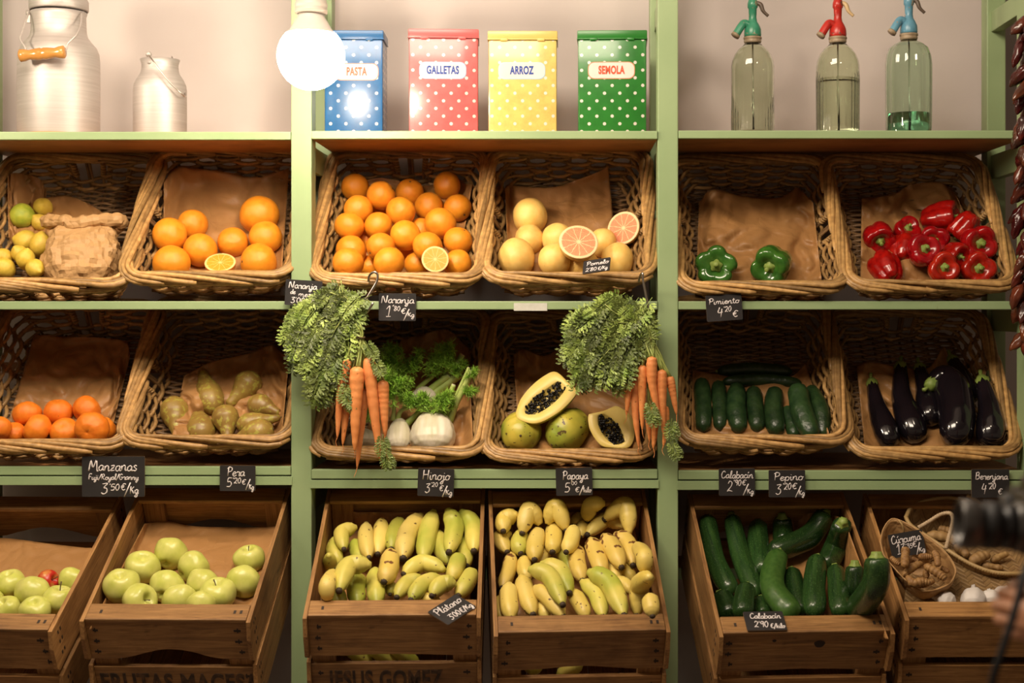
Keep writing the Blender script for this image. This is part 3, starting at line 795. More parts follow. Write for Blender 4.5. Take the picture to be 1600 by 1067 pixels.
# ------------------------------------------------------------------ paper liners
paper(TB[1], [(12, 276), (24, 270), (60, 278), (73, 300)], [(14, 372), (30, 392), (50, 400), (72, 390)], 'pointed brown paper sheet standing behind the green lemon', curl=.01)
paper(TB[1], [(74, 310), (105, 306), (145, 322), (172, 342)], [(70, 400), (100, 420), (140, 420), (170, 400)], 'brown paper sheet behind the crumpled paper bag', curl=.01)
paper(TB[2], [(256, 286), (276, 263), (345, 268), (400, 277), (452, 264)], [(256, 440), (300, 445), (350, 446), (400, 446), (440, 440)], 'brown paper sheet behind the big oranges', curl=.012, amp=0.0216)
paper(TB[3], [(560, 284), (600, 278), (660, 290), (705, 283), (738, 290)], [(540, 430), (600, 438), (650, 440), (690, 438), (715, 430)], 'brown paper sheet under the heap of oranges')
paper(TB[4], [(789, 296), (800, 290), (862, 293), (910, 278), (950, 262)], [(795, 440), (830, 446), (880, 446), (930, 446), (968, 440)], 'brown paper sheet with a raised right corner behind the grapefruit', curl=.012)
paper(TB[5], [(1092, 318), (1112, 297), (1160, 306), (1215, 309), (1246, 294), (1270, 318)], [(1088, 448), (1130, 456), (1180, 456), (1230, 456), (1284, 444)], 'wide crumpled brown paper sheet under two green peppers', amp=0.0270, curl=.01)
paper(TB[6], [(1346, 312), (1375, 308), (1400, 302), (1425, 288), (1470, 286), (1494, 306)], [(1344, 440), (1390, 450), (1430, 456), (1480, 456), (1556, 446)], 'torn brown paper sheet under the red peppers', amp=0.0297, curl=.012)
paper(TB[7], [(54, 524), (100, 526), (160, 528), (196, 534), (204, 556)], [(14, 660), (60, 690), (110, 696), (150, 692), (176, 670)], 'dark creased brown paper sheet behind the mandarins', amp=0.0270, curl=.018)
paper(TB[8], [(288, 588), (330, 566), (390, 552), (425, 540), (452, 562)], [(268, 690), (310, 706), (360, 708), (400, 706), (440, 696)], 'crumpled brown paper sheet under the pears', amp=0.0351, curl=.014)
paper(TB[9], [(628, 530), (660, 522), (700, 516), (732, 545)], [(560, 706), (620, 714), (680, 714), (740, 700)], 'crumpled brown paper sheet under the fennel', amp=0.0270, curl=.012)
paper(TB[10], [(802, 556), (818, 546), (850, 556), (885, 540), (930, 560), (985, 610)], [(812, 704), (850, 714), (900, 714), (950, 714), (1004, 704)], 'brown paper sheet under the papayas', amp=0.0297, curl=.014)
paper(TB[11], [(1082, 578), (1110, 583), (1160, 590), (1230, 590), (1258, 570)], [(1080, 690), (1130, 700), (1190, 704), (1240, 700), (1296, 680)], 'brown paper sheet behind the cucumbers', amp=0.0189)
paper(TB[12], [(1338, 572), (1360, 566), (1400, 572), (1450, 575), (1475, 542), (1484, 580)], [(1350, 696), (1390, 712), (1440, 714), (1500, 714), (1550, 706)], 'brown paper sheet under the eggplants', amp=0.0243, curl=.01)
FL1 = .105
paper(TC[1], [(-50, 838), (20, 842), (80, 850), (150, 858)], [(-70, 1010), (-10, 1010), (40, 1010), (76, 1000)], 'smooth brown paper sheet lining the leftmost apple crate', floor=FL1, amp=0.0108)
paper(TC[2], [(226, 820), (250, 812), (300, 822), (370, 824), (436, 824)], [(140, 985), (200, 990), (260, 990), (320, 990), (380, 985)], 'smooth brown paper sheet lining the FRUTAS apple crate', floor=FL1, amp=0.0108)
paper(TC[3], [(545, 800), (600, 800), (660, 800), (735, 800)], [(496, 985), (560, 990), (650, 990), (735, 985)], 'brown paper sheet under the greenish bananas', floor=.14)
paper(TC[4], [(790, 800), (850, 800), (930, 800), (985, 800)], [(790, 1000), (850, 1000), (950, 1000), (1030, 1000)], 'brown paper sheet under the yellow bananas', floor=.14)
paper(TC[5], [(1200, 818), (1240, 808), (1280, 800), (1318, 810)], [(1140, 1000), (1220, 1000), (1300, 1000), (1388, 1000)], 'brown paper sheet behind the zucchini', floor=.13, amp=0.0216)

# ------------------------------------------------------------------ top basket row
CAMD = V((0, -1, .12))
F = lambda x, y, z: V((x, y, z))
lem = [(35, 337, 20, LIME, F(.1, -1, -.1), 'greenish round lemon, topmost in the leftmost basket'), (67, 324, 16, LEMON, F(.3, -1, .2), 'yellow lemon beside the greenish one at the top'),
       (63, 348, 14, LEMON, F(-.5, -.5, .7), 'pale lemon half hidden behind the paper bag top'), (42, 377, 19, LEMON, F(-.9, -.3, .2), 'greenish yellow lemon in the middle above the small lemons'),
       (64, 383, 19, LEMON, F(.15, -.2, 1), 'upright pale lemon against the left side of the paper bag'), (6, 402, 15, LEMON, F(-.6, -.6, .3), 'lemon at the left edge just above the lowest lemon'),
       (31, 397, 14, LEMON, F(-.3, -.5, .6), 'small lemon behind the pear-shaped lemon'), (40, 405, 16, LEMON, F(.3, -.3, .9), 'pear-shaped lemon in the middle of the lower lemons'),
       (8, 419, 17, LEMON, F(-.4, -.6, .5), 'lemon at the left edge, lowest of all'), (55, 419, 16, LEMON, F(.6, -.6, -.3), 'dark-tipped lemon at the foot of the paper bag')]
for px, py, r, me, d, lb in lem:
    fruit(TB[1], 'lemon', me, px, py, r, lb, 'lemon', 'lemons in the leftmost basket', d=d, squash=(.96, .96, 1.0), tol=.86)
big = [(405, 336, 31, 'largest orange, at the top right beside the post'), (301, 351, 24, 'orange at the back left, behind two others'), (265, 367, 27, 'speckled big orange on the left, upper of two'),
       (415, 371, 26, 'orange below the largest one at the right side'), (364, 379, 24, 'orange directly above and right of the half orange'), (313, 391, 27, 'orange left of the half orange, with a dark stem end'),
       (268, 411, 29, 'lowest left orange with a faint crease'), (404, 409, 29, 'lowest right orange in the basket of big oranges')]
for i, (px, py, r, lb) in enumerate(big):
    d = {5: F(-.7, -.6, -.5), 7: F(-.9, -.5, 0)}.get(i, F(rnd.uniform(-1, 1), rnd.uniform(.2, 1), rnd.uniform(-.5, 1)))
    fruit(TB[2], 'orange', ORANGE[i % 3], px, py, r, lb, 'orange', 'big oranges', d=d, squash=(1, 1, .97), child=('stem_button', STEM_BTN, .93))
half(TB[2], 'half_orange', HALF_O, 344, 410, 24, F(.05, -.62, .78), 'cut half orange with its flesh up between the big oranges', 'orange', 'half oranges', extra=.016)

rows = [('top', [(555, 293, 22), (595.6, 305.5, 22.5), (640, 300.5, 22), (698, 289.6, 22)]),
        ('second', [(560, 327.5, 23), (626, 330.5, 23), (670, 322.5, 22.5), (715, 325, 22)]),
        ('third', [(546, 353.5, 23), (591, 353, 22), (633.5, 368, 24), (688, 349, 25)]),
        ('fourth', [(549, 391, 24), (595, 386, 22.5), (668, 385, 23), (716, 377, 23)]),
        ('bottom', [(544, 411, 24), (608, 410, 24), (651, 413, 20), (714.5, 412, 23)])]
deep = [(592, 331, 19, 'orange glimpsed in the gap under the second orange of the top row'), (657, 360, 20, 'orange glimpsed left of the biggest orange in the third row'),
        (570, 375, 20, 'orange glimpsed between the third and fourth rows at left'), (638, 394, 19, 'dark orange deep in the gap in the middle of the heap'), (578, 417, 19, 'orange glimpsed behind the hook between the two lowest left oranges')]
for i, (px, py, r, lb) in enumerate(deep):
    fruit(TB[3], 'orange', ORANGE[i % 3], px, py, r, lb, 'orange', 'oranges in the full basket', squash=(1, 1, .97), tol=.9)
ORD = ['leftmost', 'second from left', 'third from left', 'rightmost']
k = 0
for rn, row in rows:
    for i, (px, py, r) in enumerate(row):
        k += 1; d = {1: F(-.3, -.5, -.8), 3: F(.1, -.6, .8), 8: F(.6, -.6, -.6), 14: F(-.8, -.5, -.5)}.get(k, F(rnd.uniform(-1, 1), rnd.uniform(-.3, 1), rnd.uniform(-.5, 1)))
        fruit(TB[3], 'orange', ORANGE[k % 3], px, py, r, f'orange in the full basket, {ORD[i]} in its {rn} row', 'orange', 'oranges in the full basket', d=d, squash=(1, 1, .97), child=('stem_button', STEM_BTN, .93), extra=.006)
half(TB[3], 'half_orange', HALF_O, 680, 405, 21, F(.12, -.95, .25), 'cut half orange standing upright among whole oranges', 'orange', 'half oranges', extra=.045)

gf = [(828, 338, 29, 'grapefruit highest on the left of its basket'), (827, 375, 25, 'grapefruit in the middle of the left column of three'), (872, 374, 26, 'grapefruit hidden behind the larger cut half'),
      (942, 379, 23, 'grapefruit behind the two cut halves'), (912, 415, 25, 'grapefruit under the Pomelo card'), (807, 402, 31, 'large grapefruit at the lower left corner'), (867, 406, 27, 'grapefruit left of the Pomelo card in the front'), (964, 407, 28, 'grapefruit in the lower right corner beside the Pomelo card')]
for i, (px, py, r, lb) in enumerate(gf):
    fruit(TB[4], 'grapefruit', GRAPE[i % 2], px, py, r, lb, 'grapefruit', 'grapefruit in the basket', d=F(rnd.uniform(-1, 1), rnd.uniform(0, 1), rnd.uniform(-.4, .6)), squash=(1, 1, .94), tol=.9)
half(TB[4], 'half_grapefruit', HALF_G, 974, 356, 27, F(-.42, -.85, .25), 'cut grapefruit half, the higher one at right', 'grapefruit', 'cut grapefruit halves')
half(TB[4], 'half_grapefruit', HALF_G, 904, 378, 30, F(.10, -.83, .5), 'cut grapefruit half, the lower one in the middle', 'grapefruit', 'cut grapefruit halves')

# bell peppers: lobed body, stem along +Z
def pepper_mesh(mat, lobes=4, seed=0, H=1.0):
    mb = MB(); R = random.Random(seed); seg = 48; rows_ = 30; vs = []; fs = []
    ph = [R.uniform(-.25, .25) for _ in range(6)]
    for i in range(rows_+1):
        t = i/rows_                                       # 0 bottom .. 1 stem hollow
        tab = [(0, .04), (.06, .36), (.16, .62), (.35, .84), (.6, .98), (.78, 1.0), (.88, .86), (.94, .60), (.97, .40), (1, .22)]
        zt = [(0, -.95), (.06, -1.0), (.16, -.95), (.35, -.55), (.6, .05), (.78, .55), (.88, .78), (.94, .80), (.97, .72), (1, .60)]
        r = interp(tab, t); z = interp(zt, t)*H
        for j in range(seg):
            a = 2*PI*j/seg; lob = abs(math.cos(lobes/2*a+ph[0]))**.7
            amp = .20 if t > .1 else .30
            q = r*(1-amp+amp*lob*1.12)*(1+.04*noise.noise(V((math.cos(a)*1.5, math.sin(a)*1.5, t*3+seed))))
            zz = z+(.13*lob if .8 < t < .96 else 0)+(-.10*lob if t < .12 else 0)
            vs.append((q*math.cos(a), q*math.sin(a), zz))
    for i in range(rows_):
        for j in range(seg):
            l = (j+1) % seg; fs.append((i*seg+j, i*seg+l, (i+1)*seg+l, (i+1)*seg+j))
    fs.append(tuple(range(seg-1, -1, -1)))
    mb.add(vs, fs); return mb.mesh('bell_pepper', mat)
def pepper_stem():
    mb = MB(); seg = 20
    mb.lathe([(.001, .60), (.20, .60), (.30, .62), (.27, .66), (.17, .72), (.11, .85), (.10, 1.0), (.115, 1.10), (.08, 1.13), (.001, 1.12)], seg, fn=lambda r, z, a: (r*(1+.14*math.cos(5*a) if r > .18 else 1), z))
    return mb.mesh('stem', MT['calyx'])
PST = pepper_stem()
RP = [pepper_mesh(MT['red_pepper'], 4, 1), pepper_mesh(MT['red_pepper'], 3, 2), pepper_mesh(MT['red_pepper'], 4, 5, 1.15)]
GP = [pepper_mesh(MT['green_pepper'], 5, 3, .9), pepper_mesh(MT['green_pepper'], 4, 4, 1.0)]
for i, (px, py, r, d, lb) in enumerate([(1118.5, 418, 33, F(-.08, -1, .12), 'green bell pepper at left, stem end facing forward'), (1208, 413, 32, F(-.42, -.86, -.28), 'green bell pepper at right, tilted with its stem to the lower left')]):
    fruit(TB[5], 'bell_pepper', GP[i], px, py, r, lb, 'pepper', 'green bell peppers', d=d, squash=(1, 1, .95), child=('stem', PST, 0))
rp = [(1411, 390, 22, 2, F(.3, .6, .7), 'dark red pepper mostly hidden in the shade behind the left ones'), (1470, 341, 27, 2, F(.86, -.5, .1), 'red pepper at the top, lying with its stem to the right'),
      (1507, 355, 22, 2, F(-.55, .2, -.75), 'dark elongated red pepper behind the orange-flushed one'), (1373, 371, 26, 0, F(0, -.9, -.45), 'dark red pepper furthest left, stem facing down'),
      (1416, 363, 22, 1, F(.1, -.85, .5), 'small bright red pepper, second from left, stem facing up front'), (1459, 376, 25, 0, F(-.15, -.9, -.15), 'bright red pepper in the middle behind the dark wrinkled one'),
      (1527.5, 380, 29, 0, F(.05, -1, -.08), 'large bright red pepper with an orange flush at right'), (1441, 393, 26, 1, F(.1, -.95, .25), 'dark wrinkled red pepper in the middle of the heap'),
      (1492, 398, 21, 1, F(.45, -.85, -.25), 'small red pepper squeezed between the large bright one and its neighbours'), (1385, 421, 26, 2, F(-.2, .75, .6), 'red pepper alone in the lower left, no stem visible'),
      (1473, 420, 25, 1, F(.0, -.95, .1), 'red pepper lowest in the middle, stem facing forward'), (1526, 422, 28, 0, F(0, -1, .1), 'dark red pepper in the lower right corner, stem facing forward')]
for px, py, r, m, d, lb in rp:
    fruit(TB[6], 'bell_pepper', RP[m], px, py, r, lb, 'pepper', 'red bell peppers', d=d, squash=(1, 1, .92), child=('stem', PST, 0), tol=.86)

# ------------------------------------------------------------------ lower basket row
mand = [(43, 647, 22, F(-.2, .4, .9), 'reddish mandarin in the back row at left'), (91, 643, 22, F(0, -.2, 1), 'mandarin with dark scratches in the middle of the back row'), (136, 640, 22, F(.5, .6, .5), 'round mandarin highest, at the right of the back row'),
        (162, 670, 20, F(.5, .5, .5), 'mandarin at the right, mostly hidden behind the creased one'), (21, 676, 18, F(0, -.5, .8), 'small mandarin in front, second from the left edge'), (-3, 669, 20, F(-.3, .4, .8), 'mandarin cut off by the left edge of the photo'), (58, 670, 23, F(-.8, -.2, .6), 'smooth mandarin in the front row under the reddish one'),
        (101, 674, 22, F(0, -.75, .65), 'mandarin in the front row showing its stem dot upward'), (144, 670, 26, F(-.1, -.95, -.2), 'largest mandarin with radiating creases, facing forward')]
for i, (px, py, r, d, lb) in enumerate(mand):
    fruit(TB[7], 'mandarin', MAND[i % 2], px, py, r, lb, 'mandarin', 'mandarins', d=d, squash=(1.03, 1.03, 1.0), child=('stem_button', CALYX_BTN, .71))

PEART = [(0, .06), (.02, .30), (.06, .55), (.14, .83), (.26, 1), (.40, .99), (.55, .80), (.70, .56), (.85, .40), (.94, .33), (.98, .24), (1, .04)]
pears = [((329, 624), (315, 577), 22, 'pear standing upright at the top left, neck up'), ((388, 599), (356, 634), 22, 'pear leaning at the top right, neck to the lower left'), ((405, 634), (438, 646), 19, 'pear lying at right above the longest one'),
         ((272, 641), (278, 684), 22, 'leftmost pear, neck pointing down'), ((312, 671), (307, 638), 23, 'pear in the front, second from left, neck up'), ((351, 655), (356, 688), 21, 'pear in the middle with its neck down to the rim'),
         ((384, 663), (438, 652), 17, 'long slim pear lying sideways at right'), ((408, 676), (364, 690), 22, 'pear lying in the lower right, its dark blossom end showing')]
for i, (b, tpx, r, lb) in enumerate(pears):
    bx, by = b; tx, ty = tpx; L = math.hypot(tx-bx, ty-by); ux, uy = (tx-bx)/L, (ty-by)/L
    s = (bx-ux*r*.9, by-uy*r*.9); e = tpx
    T = TB[8]
    pb = T.hit(bx, by, r/600); rr = r/600*(4+pb.y)/4
    p0 = T.hit(*s, rr*.95); p2 = T.hit(*e, rr*.55)
    if (p2-p0).length < rr*2.75: p2 = p0+(p2-p0).normalized()*rr*2.75
    mid = (p0+p2)/2+V((rnd.uniform(-.004, .004), 0, rnd.uniform(-.003, .003)))
    ch = [(p0.lerp(p2, t), rr*interp(PEART, t)) for t in (.12, .25, .4, .55, .7, .88)]
    o2 = T.pile.settle(ch, .88); sh = o2[0][0]-ch[0][0]
    o, path, lp = spine('pear', [p0+sh, mid+sh, p2+sh], rr, PEART, MT['pear'], 28, n=34, wob=.04, seed=i)
    tag(o, lb, 'pear', 'pears')
    mb = MB(); e_ = path[-1]; dd = (path[-1]-path[-5]).normalized(); side = dd.orthogonal()
    mb.tube([e_-dd*.003, e_+dd*.008, e_+dd*.016+side*.004], [.0022, .0018, .0026], 7); sub(o, 'stem', mb, MT['stem_brown'])
    mb = MB(); b_ = path[0]; mb.tube([b_+dd*.004, b_-dd*.0006, b_-dd*.0016], [.0042, .0042, .0020], 8); sub(o, 'blossom_end', mb, MT['stem_brown'])

CUCT = [(0, .1), (.03, .5), (.08, .8), (.2, .96), (.5, 1), (.8, .96), (.92, .8), (.97, .5), (1, .1)]
cu = [([(1120, 580), (1180, 577), (1238, 581)], 11, 'cucumber lying across the back, the higher of the two'), ([(1128, 597), (1190, 594), (1254, 600)], 11, 'cucumber lying across the back, the lower of the two'),
      ([(1265, 605), (1282, 640), (1286, 686)], 14, 'cucumber furthest right, behind the slanted one'), ([(1228, 636), (1236, 660), (1243, 686)], 12, 'short dark cucumber half hidden left of the slanted one'),
      ([(1096, 592), (1098, 630), (1099, 674)], 14.5, 'standing cucumber furthest left'), ([(1122, 596), (1124, 630), (1125, 672)], 12.5, 'standing cucumber second from left'), ([(1152, 600), (1150, 640), (1156, 675)], 16, 'standing cucumber third from left'),
      ([(1177, 605), (1180, 640), (1184, 674)], 14, 'standing cucumber fourth from left'), ([(1211, 606), (1209, 645), (1214, 679)], 16, 'standing cucumber fifth from left'), ([(1246, 602), (1252, 640), (1272, 687)], 18, 'thick slanted cucumber at the right front')]
for i, (pp, r, lb) in enumerate(cu):
    ps, rr = lay(TB[11], pp, r, tol=.84, table=CUCT)
    o, path, lp = spine('cucumber', ps, rr, CUCT, MT['cucumber'], 18, prof=lambda a, t: 1+.025*math.cos(9*a), n=30, wob=.06, seed=i); tag(o, lb, 'cucumber', 'cucumbers')
    mb = MB(); dd = (path[0]-path[3]).normalized(); mb.tube([path[0]-dd*.002, path[0]+dd*.004], [.004, .003], 8); sub(o, 'stem', mb, MT['stem_green'])

EGT = [(0, .28), (.04, .40), (.12, .52), (.3, .62), (.5, .76), (.7, .95), (.82, 1), (.92, .86), (.97, .58), (1, .08)]
eg = [([(1487, 560), (1502, 590), (1515, 628)], 21, F(0, 0, 0), 'eggplant high at the back right, in deep shade'), ([(1436, 572), (1446, 610), (1455, 664)], 21, F(0, 0, 0), 'eggplant behind the two large front ones'),
      ([(1362, 596), (1372, 640), (1394, 698)], 20, F(0, 0, 0), 'small eggplant furthest left with a long green stem'), ([(1407, 570), (1410, 625), (1436, 690)], 23, F(0, 0, 0), 'long eggplant with a pale green cap, second from left'),
      ([(1534, 592), (1546, 640), (1549, 700)], 24, F(0, 0, 0), 'eggplant furthest right against the basket side'), ([(1448, 606), (1474, 594), (1490, 640), (1488, 697)], 30, F(0, 0, 0), 'largest eggplant with a curved neck in the middle front')]
for i, (pp, r, _, lb) in enumerate(eg):
    ps, rr = lay(TB[12], pp, r, tol=.80, table=EGT)
    tab = EGT if i != 5 else [(0, .22), (.06, .34), (.16, .55), (.3, .80), (.5, .97), (.75, 1), (.9, .86), (.97, .55), (1, .08)]
    if i == 5: ps, rr = lay(TB[12], pp, r, tol=.80, table=tab, settle=False); sh = V((0, -.028, .006)); ps = [p+sh for p in ps]
    o, path, lp = spine('eggplant', ps, rr, tab, MT['eggplant'], 26, n=34, wob=.03, seed=i); tag(o, lb, 'eggplant', 'eggplants')
    dd = (path[0]-path[3]).normalized(); q = aim(-dd).to_matrix().to_4x4(); Mx = Matrix.Translation(path[0]-dd*-.004) @ q
    r0 = rr*interp(tab, .05)
    mb = MB(); mb.lathe([(r0*.32, -.004), (r0*.8, -.002), (r0*1.08, .008), (r0*1.16, .016), (r0*1.22, .026)], 20, M=Mx, fn=lambda r_, z_, a: (r_, z_+(.012*math.cos(5*a) if z_ > .01 else 0)))
    sub(o, 'calyx', mb, MT['calyx'])
    mb = MB(); up = V((.2, -.1, .5)); mb.tube([path[0]+dd*.002, path[0]+dd*.014, path[0]+dd*.026+up*.006], [r0*.36, r0*.28, r0*.36], 10); sub(o, 'stem', mb, MT['calyx'])

# papayas
PAPT = [(0, .08), (.03, .34), (.10, .62), (.25, .90), (.45, 1), (.7, .93), (.88, .66), (.96, .38), (1, .06)]
T = TB[10]
def egg(T, p0, p1, rpx, lb, seed, lift=(0, 0)):
    pts = []
    for (px, py), l in zip((p0, p1), lift):
        r = rpx/600; p = T.hit(px, py, r+l); pts.append(p)
    rr = rpx/600*(4+pts[0].y)/4
    o, path, lp = spine('papaya', [pts[0], (pts[0]+pts[1])/2, pts[1]], rr, PAPT, MT['papaya'], 32, n=34, prof=lambda a, t: 1+.02*math.cos(5*a), wob=.03, seed=seed)
    T.pile.b += [(p, rr*.8) for p in path[8:-8:4]]
    return tag(o, lb, 'papaya', 'papayas'), path
pc = T.hit(814, 681, 33/600); a_ = pc+V((0, -.036, .004)); b_ = pc+V((.016, .075, .04))
o, path, lp = spine('papaya', [a_-V((0, .005, 0)), pc+V((0, .02, .01)), b_], 33/600*.99, PAPT, MT['papaya'], 32, n=34, prof=lambda a, t: 1+.02*math.cos(5*a)); tag(o, 'whole spotted yellow green papaya seen end on, lower left', 'papaya', 'papayas')
mb = MB(); mb.tube([path[0]+V((0, .004, 0)), path[0]+V((0, -.0015, 0))], [.005, .003], 8); sub(o, 'blossom_end', mb, MT['stem_brown'])
o, path = egg(T, (862, 695), (912, 648), 32, 'whole green papaya lying between the cut halves', 2)
mb = MB(); mb.tube([path[0]+(path[1]-path[0])*.4, path[0]-(path[1]-path[0])*.3], [.005, .003], 8); sub(o, 'blossom_end', mb, MT['stem_brown'])
def half_papaya(out, cav, centre_px, Y, nrm, lb, depth, nseed, seed):
    """out, cav: pixel outlines of the cut face and of its seed hollow"""
    R = random.Random(seed); c = P(*centre_px, Y); n = V(nrm).normalized()
    x = V((1, 0, 0)); x = (x-n*x.dot(n)).normalized(); y = n.cross(x); M = frame(c, x, y, n); Mi = M.inverted()
    def onp(px, py):
        d = ray(px, py); t = (c-CAM).dot(n)/d.dot(n); return Mi @ (CAM+d*t)
    def loop(ol, m=56):
        ol = [onp(*p) for p in ol]; return crv(ol+[ol[0]], m+1)[:-1]
    O = loop(out); Cv = loop(cav); m = len(O); cc = sum(O, V())/m; cv = sum(Cv, V())/m
    r = thing('half_papaya', lb, 'papaya', *at(M), group='papayas')
    mb = MB(); rings = 10; vs = []; fs = []                 # skin: shrinking outline going back
    for i in range(rings):
        a = i/(rings-1)*PI/2*.97
        for p in O: q = cc+(p-cc)*math.cos(a); vs.append(V((q.x, q.y, -depth*math.sin(a))))
    for i in range(rings-1):
        for j in range(m): fs.append((i*m+j, i*m+(j+1) % m, (i+1)*m+(j+1) % m, (i+1)*m+j))
    fs.append(tuple((rings-1)*m+j for j in range(m))); mb.add(vs, fs); mb.build('skin', MT['papaya'], r)
    mb = MB(); vs = []; fs = []
    L = [(O, 1.0, -.0006, cc), (O, .985, .0016, cc), (None, 0, .0018, None), (Cv, 1.05, .0016, cv), (Cv, 1.0, -.001, cv), (Cv, .86, -.010, cv), (Cv, .5, -.016, cv), (Cv, .02, -.018, cv)]
    for (ol, k, z, ce) in L:
        for j in range(m):
            q = (O[j].lerp(Cv[j], .5)) if ol is None else ce+(ol[j]-ce)*k
            vs.append(V((q.x, q.y, z)))
    for i in range(len(L)-1):
        for j in range(m): fs.append((i*m+j, i*m+(j+1) % m, (i+1)*m+(j+1) % m, (i+1)*m+j))
    mb.add(vs, fs); mb.build('flesh', MT['papaya_flesh'], r)
    mb = MB(); k = 0
    xs = [p.x for p in Cv]; ys = [p.y for p in Cv]
    def inside(px, py):
        ins = False
        for i in range(m):
            a, b = Cv[i], Cv[i-1]
            if (a.y > py) != (b.y > py) and px < (b.x-a.x)*(py-a.y)/(b.y-a.y)+a.x: ins = not ins
        return ins
    while k < nseed:
        px, py = R.uniform(min(xs), max(xs)), R.uniform(min(ys), max(ys))
        if not inside(px, py): continue
        k += 1; s = R.uniform(.0032, .0044); z = R.uniform(-.010, .0035)
        mb.lathe([(.001, -s), (s*.7, -s*.7), (s, 0), (s*.7, s*.7), (.001, s)], 7, M=Matrix.Translation((px, py, z)) @ qrand(R).to_matrix().to_4x4())
    o = mb.build('seeds', MT['papaya_seed'], r); o['kind'] = 'stuff'; o['label'] = 'glossy black seeds'
    T.pile.b.append((c, .03))
    return r
cr = lambda L, ox, oy, s: [(ox+x/s, oy+y/s) for x, y in L]
half_papaya(cr([(232, 640), (220, 690), (245, 722), (330, 738), (430, 690), (500, 630), (538, 572), (500, 532), (430, 470), (370, 490), (300, 545), (250, 605)], 740, 440, 3.335),
            cr([(285, 640), (270, 660), (275, 685), (320, 690), (380, 660), (440, 610), (478, 560), (470, 540), (440, 522), (400, 545), (350, 580), (310, 610)], 740, 440, 3.335),
            (852, 621), .085, (-.15, -.80, .58), 'long papaya half with black seeds, the higher one, slanting up right', .040, 190, 1)
half_papaya(cr([(600, 690), (596, 720), (610, 780), (660, 850), (720, 866), (800, 866), (832, 830), (838, 770), (820, 700), (780, 665), (740, 648), (680, 672)], 740, 440, 3.335),
            cr([(650, 700), (648, 730), (665, 780), (700, 825), (740, 848), (775, 840), (782, 810), (760, 760), (720, 715), (680, 692)], 740, 440, 3.335),
            (954, 667), .045, (-.05, -.90, .42), 'short papaya half with black seeds, lower right under the carrots', .042, 150, 2)
# ------------------------------------------------------------------ apples
T = TC[1]
for i, (px, py, r, me, d, lb, st) in enumerate([
        (113, 908, 23, 0, F(.4, .5, .7), 'apple at the back right of the leftmost crate, cut by its side board', 0), (75, 908, 18, 'r', F(.8, -.4, .3), 'only red apple, behind the green ones in the leftmost crate', 1),
        (15, 912, 24, 0, F(-.1, -.3, 1), 'apple at the back left of the leftmost crate, stem hollow up', 0), (-18, 940, 24, 1, F(0, .3, 1), 'apple cut off by the left edge of the photo', 0), (51, 927, 28, 1, F(0, .7, .7), 'largest apple in the middle of the leftmost crate', 0),
        (92, 938, 26, 2, F(.15, -.15, 1), 'apple with a long thin stem at the right of the leftmost crate', 1), (11, 952, 22, 1, F(-.3, -.5, .8), 'apple in front at the left edge of the leftmost crate', 0), (55, 955, 25, 2, F(0, -.45, .9), 'apple in front of the leftmost crate, hollow facing up', 0)]):
    fruit(T, 'apple', RAPPLE if me == 'r' else APPLE[me], px, py, r, lb, 'apple', 'apples in the leftmost crate', floor=FL1, d=d, child=('stem', APPLE_STEM, 0) if st else None, tol=.88)
T = TC[2]
for i, (px, py, r, d, lb) in enumerate([
        (267, 866, 27, F(.2, .8, .5), 'apple highest in the FRUTAS crate'), (222.5, 887, 28, F(.15, -.5, .85), 'apple with a dark hollow, upper left of the FRUTAS crate'), (302, 887, 27, F(.6, .5, .3), 'apple right of the highest one in the FRUTAS crate'), (390, 874, 25, F(-.1, -.3, .95), 'apple at the upper right against the side board'),
        (190, 916, 29, F(.0, -.45, .9), 'leftmost apple in the FRUTAS crate, hollow facing up'), (260, 917, 27, F(.1, .9, .4), 'apple in the middle of the FRUTAS crate, no hollow visible'), (317, 915, 27, F(.3, .8, .5), 'apple right of the middle one in the FRUTAS crate'), (380, 910, 28, F(.3, .7, .6), 'apple below the upper right one in the FRUTAS crate'),
        (218, 940, 28, F(.75, -.55, .3), 'front apple with its stem facing right'), (280, 940, 28, F(-.2, .8, .6), 'front apple in the middle behind the cap plank'), (340, 929, 29, F(-.05, -.35, .95), 'front apple with a shallow stem hollow, at right'), (314, 946, 23, F(.2, .7, .6), 'lowest apple, barely showing above the cap plank')]):
    fruit(T, 'apple', APPLE[i % 3], px, py, r, lb, 'apple', 'apples in the FRUTAS crate', floor=FL1, d=d, child=('stem', APPLE_STEM, 0) if i in (8, 10, 3) else None, csc=.8, tol=.88)

# ------------------------------------------------------------------ bananas
BANT = [(0, .32), (.05, .42), (.12, .74), (.25, .97), (.5, 1), (.75, .96), (.88, .76), (.95, .48), (1, .28)]
def bunch(T, label, mat, items, ox, oy, s, floor, order=0.0):
    built = []
    for it in items:
        pts, wd = it[0], it[1]; m = it[2] if len(it) > 2 else mat
        pts = cr(pts, ox, oy, s)
        built.append((lay(T, pts, wd*1.13/2/s, floor=floor, extra=order, tol=.80, table=BANT), m))
    c = sum((b[0][0][len(b[0][0])//2] for b in built), V())/len(built)
    r = thing('banana_bunch' if len(items) > 1 else 'banana', label, 'bananas' if len(items) > 1 else 'banana', c, None, 'bananas in the crates')
    for i, ((ps, rr), m) in enumerate(built):
        o, path, lp = spine('banana' if len(items) > 1 else 'peel', ps, rr, BANT, m, 15, n=26, parent=r, prof=lambda a, t: 1+.045*math.cos(5*a), wob=.04, seed=i+len(label))
        dd = (lp[-1]-lp[-3]).normalized(); mb = MB(); mb.tube([lp[-1]-dd*.004, lp[-1]+dd*.003, lp[-1]+dd*.0055], [rr*.36, rr*.34, rr*.18], 8); mb.build('blossom_tip', MT['banana_tip'], o)
    return r
G, Yl, SP = MT['banana_g'], MT['banana_y'], MT['banana_spot']
T = TC[3]; A3 = (460, 720, 3.075); FLB = .10
